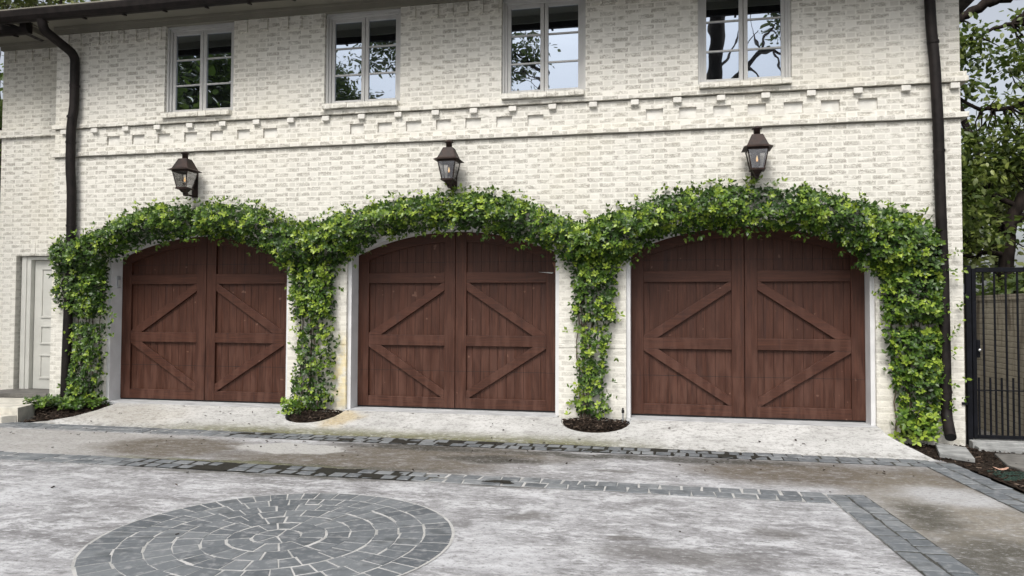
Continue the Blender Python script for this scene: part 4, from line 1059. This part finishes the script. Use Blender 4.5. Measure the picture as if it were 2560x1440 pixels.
tree('garden_shrub', (5.0, 2.6, -.06), 'broad leaved shrub showing above the side wall behind the gate', 'shrub',
     [([(5.0, 2.6, -.06), (5.0, 2.6, 1.0), (4.9, 2.6, 1.7)], .035, .012), ([(5.1, 2.9, -.06), (5.2, 2.9, 1.1), (5.3, 3.0, 1.8)], .035, .012)],
     [(4.85, 2.3, 1.85, .45, .5, .22, 420), (5.2, 3.2, 1.75, .5, .6, .30, 420), (4.75, 1.4, 1.80, .30, .5, .16, 200)], .115, M['tree_leaf'], M['bark'], None, .16, 12, .55, (.05, .65))
RT = 'trees behind the garage roof'
def rooftree(x, y, z, r, n, label, seed_t=(.25, .9)):
    tree('background_tree', (x, y, -.06), label, 'tree',
         [([(x, y, -.06), (x + .1, y, z * .35), (x, y, z * .75)], .28, .12), ([(x, y, z * .5), (x - r * .5, y - .3, z * .8), (x - r * .8, y, z)], .12, .04), ([(x, y, z * .5), (x + r * .5, y + .3, z * .8), (x + r * .8, y, z * .97)], .12, .04)],
         [(x + rng.uniform(-.6, .6) * r, y + rng.uniform(-.6, .6) * r, z + rng.uniform(-.45, .28) * r, r * .55, r * .55, r * .38, n // 7) for _ in range(7)] + [(x, y, z, r * .8, r * .7, r * .5, n // 4)],
         .20, M['far_leaf'], M['bark_grey'], RT, .42, 20, .5, seed_t)
rooftree(-20.5, 10, 11.9, 3.0, 4500, 'tree at the far left rising behind the gutter corner')
rooftree(-15.2, 11, 12.0, 2.6, 3600, 'greyish tree showing over the gutter above the left downpipe')
rooftree(-11.0, 12, 12.3, 2.4, 3200, 'tree top peeping over the roof edge left of the first window')
rooftree(-7.2, 13, 12.5, 2.2, 2400, 'tree top barely visible over the gutter near the second window')
tree('garden_shrub', (-12.9, 3, -.06), 'tall dark green shrub at the left edge beside the side wing', 'shrub',
     [([(-12.9, 3, -.06), (-12.9, 3, 3), (-12.8, 3, 5)], .08, .03)],
     [(-12.6, 3, 1.6, .8, .8, 1.0, 700), (-12.7, 3, 3.4, .8, .8, 1.2, 900), (-12.8, 3, 5.4, .9, .9, 1.1, 800)], .13, M['tree_leaf'], M['bark'], None, .25, 18, .5, (.1, .6))

# neighbour's house with white louvred shutter, glimpsed through the leaves
nh = empty('neighbour_house', (9.2, 16, 0)); tag(nh, 'grey neighbouring house with white louvred shutters glimpsed through the leaves', 'house')
b = MB(); b.box(8.7, 10.4, 18, 23, -.06, 4.7); b.build('wall', plain('grey_siding', (.20, .21, .21), .8, .2, .1, 3.0), nh)
b = MB()
b.box(9.20, 9.24, 17.94, 17.999, 2.6, 4.4); b.box(9.56, 9.60, 17.94, 17.999, 2.6, 4.4)
for k in range(18): b.obox((9.40, 17.965, 2.66 + k * .097), (.158, 0, 0), (0, .018, .02), (0, -.004, .004))
b.build('shutter', M['trim'], nh)
b = MB(); b.prism_y([(8.5, 4.7), (10.6, 4.7), (9.55, 5.3)], 17.7, 23.3); b.build('roof', M['shingle'], nh)

# trees and a pale roof across the court: out of the picture, mirrored in the window panes
ST = 'trees across the court mirrored in the windows'
def court_tree(x, y, z, r, n, label, trunk=.35):
    tree('court_tree', (x, y, -.06), label, 'tree',
         [([(x, y, -.06), (x + .1, y, z * .4), (x - .1, y, z * .8)], trunk, trunk * .4), ([(x, y, z * .45), (x - r * .5, y, z * .75), (x - r * .9, y, z)], trunk * .4, .05), ([(x, y, z * .5), (x + r * .5, y, z * .8), (x + r * .9, y, z * 1.05)], trunk * .4, .05)],
         [(x + rng.uniform(-.7, .7) * r, y + rng.uniform(-.5, .5) * r, z + rng.uniform(-.7, .6) * r, r * .5, r * .5, r * .45, n // 8) for _ in range(9)],
         .24, M['tree_leaf'], M['bark'], ST, .6, 34, .5, (.0, .5))
court_tree(-24, -26, 13, 5.0, 22000, 'dense green tree mirrored in the leftmost window')
court_tree(-15.8, -26, 13, 4.0, 11000, 'leafy tree with gaps mirrored in the second window')
court_tree(-8.3, -25, 12.2, 3.2, 9500, 'leafy tree mirrored in the left half of the third window')
tree('court_tree', (2.3, -22, -.06), 'bare branched dark tree mirrored in the right window', 'tree',
     [([(2.3, -22, -.06), (2.25, -22, 6), (2.05, -22, 11), (2.2, -22, 15), (1.7, -22, 19)], .42, .22), ([(2.1, -22, 10.5), (3.0, -22, 11.2), (4.0, -22, 12.2), (5.0, -22, 12.0)], .20, .06),
      ([(3.4, -22, 11.6), (4.0, -22, 11.0), (4.8, -22, 11.1)], .06, .02), ([(3.0, -22, 11.2), (3.3, -22, 12.4), (3.9, -22, 13.2)], .05, .02), ([(4.0, -22, 12.2), (4.3, -22, 13.2), (4.9, -22, 13.9)], .05, .015), ([(2.4, -22, 10.2), (3.2, -22, 10.3), (3.9, -22, 10.8)], .05, .015), ([(2.2, -22, 14), (3.2, -22, 15), (4.6, -22, 15.2)], .12, .04), ([(4.0, -22, 12.2), (3.6, -22, 13.0), (3.5, -22, 14.0)], .04, .012), ([(2.2, -22, 11.5), (2.9, -22, 12.6), (3.3, -22, 13.8)], .05, .012), ([(4.4, -22, 12.1), (4.7, -22, 11.4), (5.0, -22, 10.8)], .05, .012)],
     [(4.6, -22, 15.2, 1.2, 1.0, .7, 900), (1.0, -22, 14.8, .9, .8, .9, 500), (5.0, -22, 13.6, .5, .6, 1.2, 700)], .24, M['tree_leaf'], M['bark'], ST, .5, 16, .5, (.0, .5))

court_tree(-14.4, -5.8, 8.2, 3.5, 7000, 'unseen leafy tree added left of the court to shade the wall')  # added out of view to block sky light from the left wall
court_tree(-17.5, -8.5, 7.5, 4.6, 9000, 'large unseen tree added to keep sky light off the left end')  # also added, never in view: darkens the left end of the facade

# ------------------------------------------------------------------ sky, light, camera
w = bpy.data.worlds.new('World'); scene.world = w; w.use_nodes = True
nt = w.node_tree; nt.nodes.clear()
EL, AZ = 52.0, 190.0       # high soft sun from in front of the facade, a little to the left
sky = nt.nodes.new('ShaderNodeTexSky'); sky.sky_type = 'NISHITA'; sky.sun_disc = False
sky.sun_elevation = rad(EL); sky.sun_rotation = rad(AZ); sky.air_density = 1.0; sky.dust_density = 5.0; sky.ozone_density = 1.0
hs = nt.nodes.new('ShaderNodeHueSaturation'); hs.inputs['Saturation'].default_value = .34
bg = nt.nodes.new('ShaderNodeBackground'); bg.inputs['Strength'].default_value = .15
ow = nt.nodes.new('ShaderNodeOutputWorld')
nt.links.new(sky.outputs[0], hs.inputs['Color']); nt.links.new(hs.outputs[0], bg.inputs[0]); nt.links.new(bg.outputs[0], ow.inputs[0])
sun = bpy.data.lights.new('sun', 'SUN'); sun.energy = 1.75; sun.angle = rad(24); sun.color = (1.0, .965, .91)
so = bpy.data.objects.new('sun', sun); COL.objects.link(so); so.location = (-6, -12, 14)
az = rad(AZ)
d = Vector((math.sin(az) * math.cos(rad(EL)), math.cos(az) * math.cos(rad(EL)), math.sin(rad(EL))))   # towards the sun
so.rotation_euler = d.to_track_quat('Z', 'Y').to_euler()

cam = bpy.data.cameras.new('camera'); cam.sensor_width = 36.0; cam.lens = 1850 / 2560 * 36; cam.clip_end = 500; cam.clip_start = .05
co = bpy.data.objects.new('camera', cam); COL.objects.link(co); scene.camera = co
r_, u_, f_ = Vector((.97956, .2011, .00387)), Vector((.0025, -.03143, .9995)), Vector((-.20112, .97907, .03129))
mw = Matrix((( r_.x, u_.x, -f_.x, 0), (r_.y, u_.y, -f_.y, -9.274), (r_.z, u_.z, -f_.z, 1.494), (0, 0, 0, 1)))
co.matrix_world = mw

vs = scene.view_settings; vs.view_transform = 'Standard'; vs.look = 'None'; vs.exposure = 0.42; vs.gamma = 1.0; vs.use_curve_mapping = False
scene.cycles.max_bounces = 8; scene.cycles.transparent_max_bounces = 12
scene.cycles.use_denoising = True
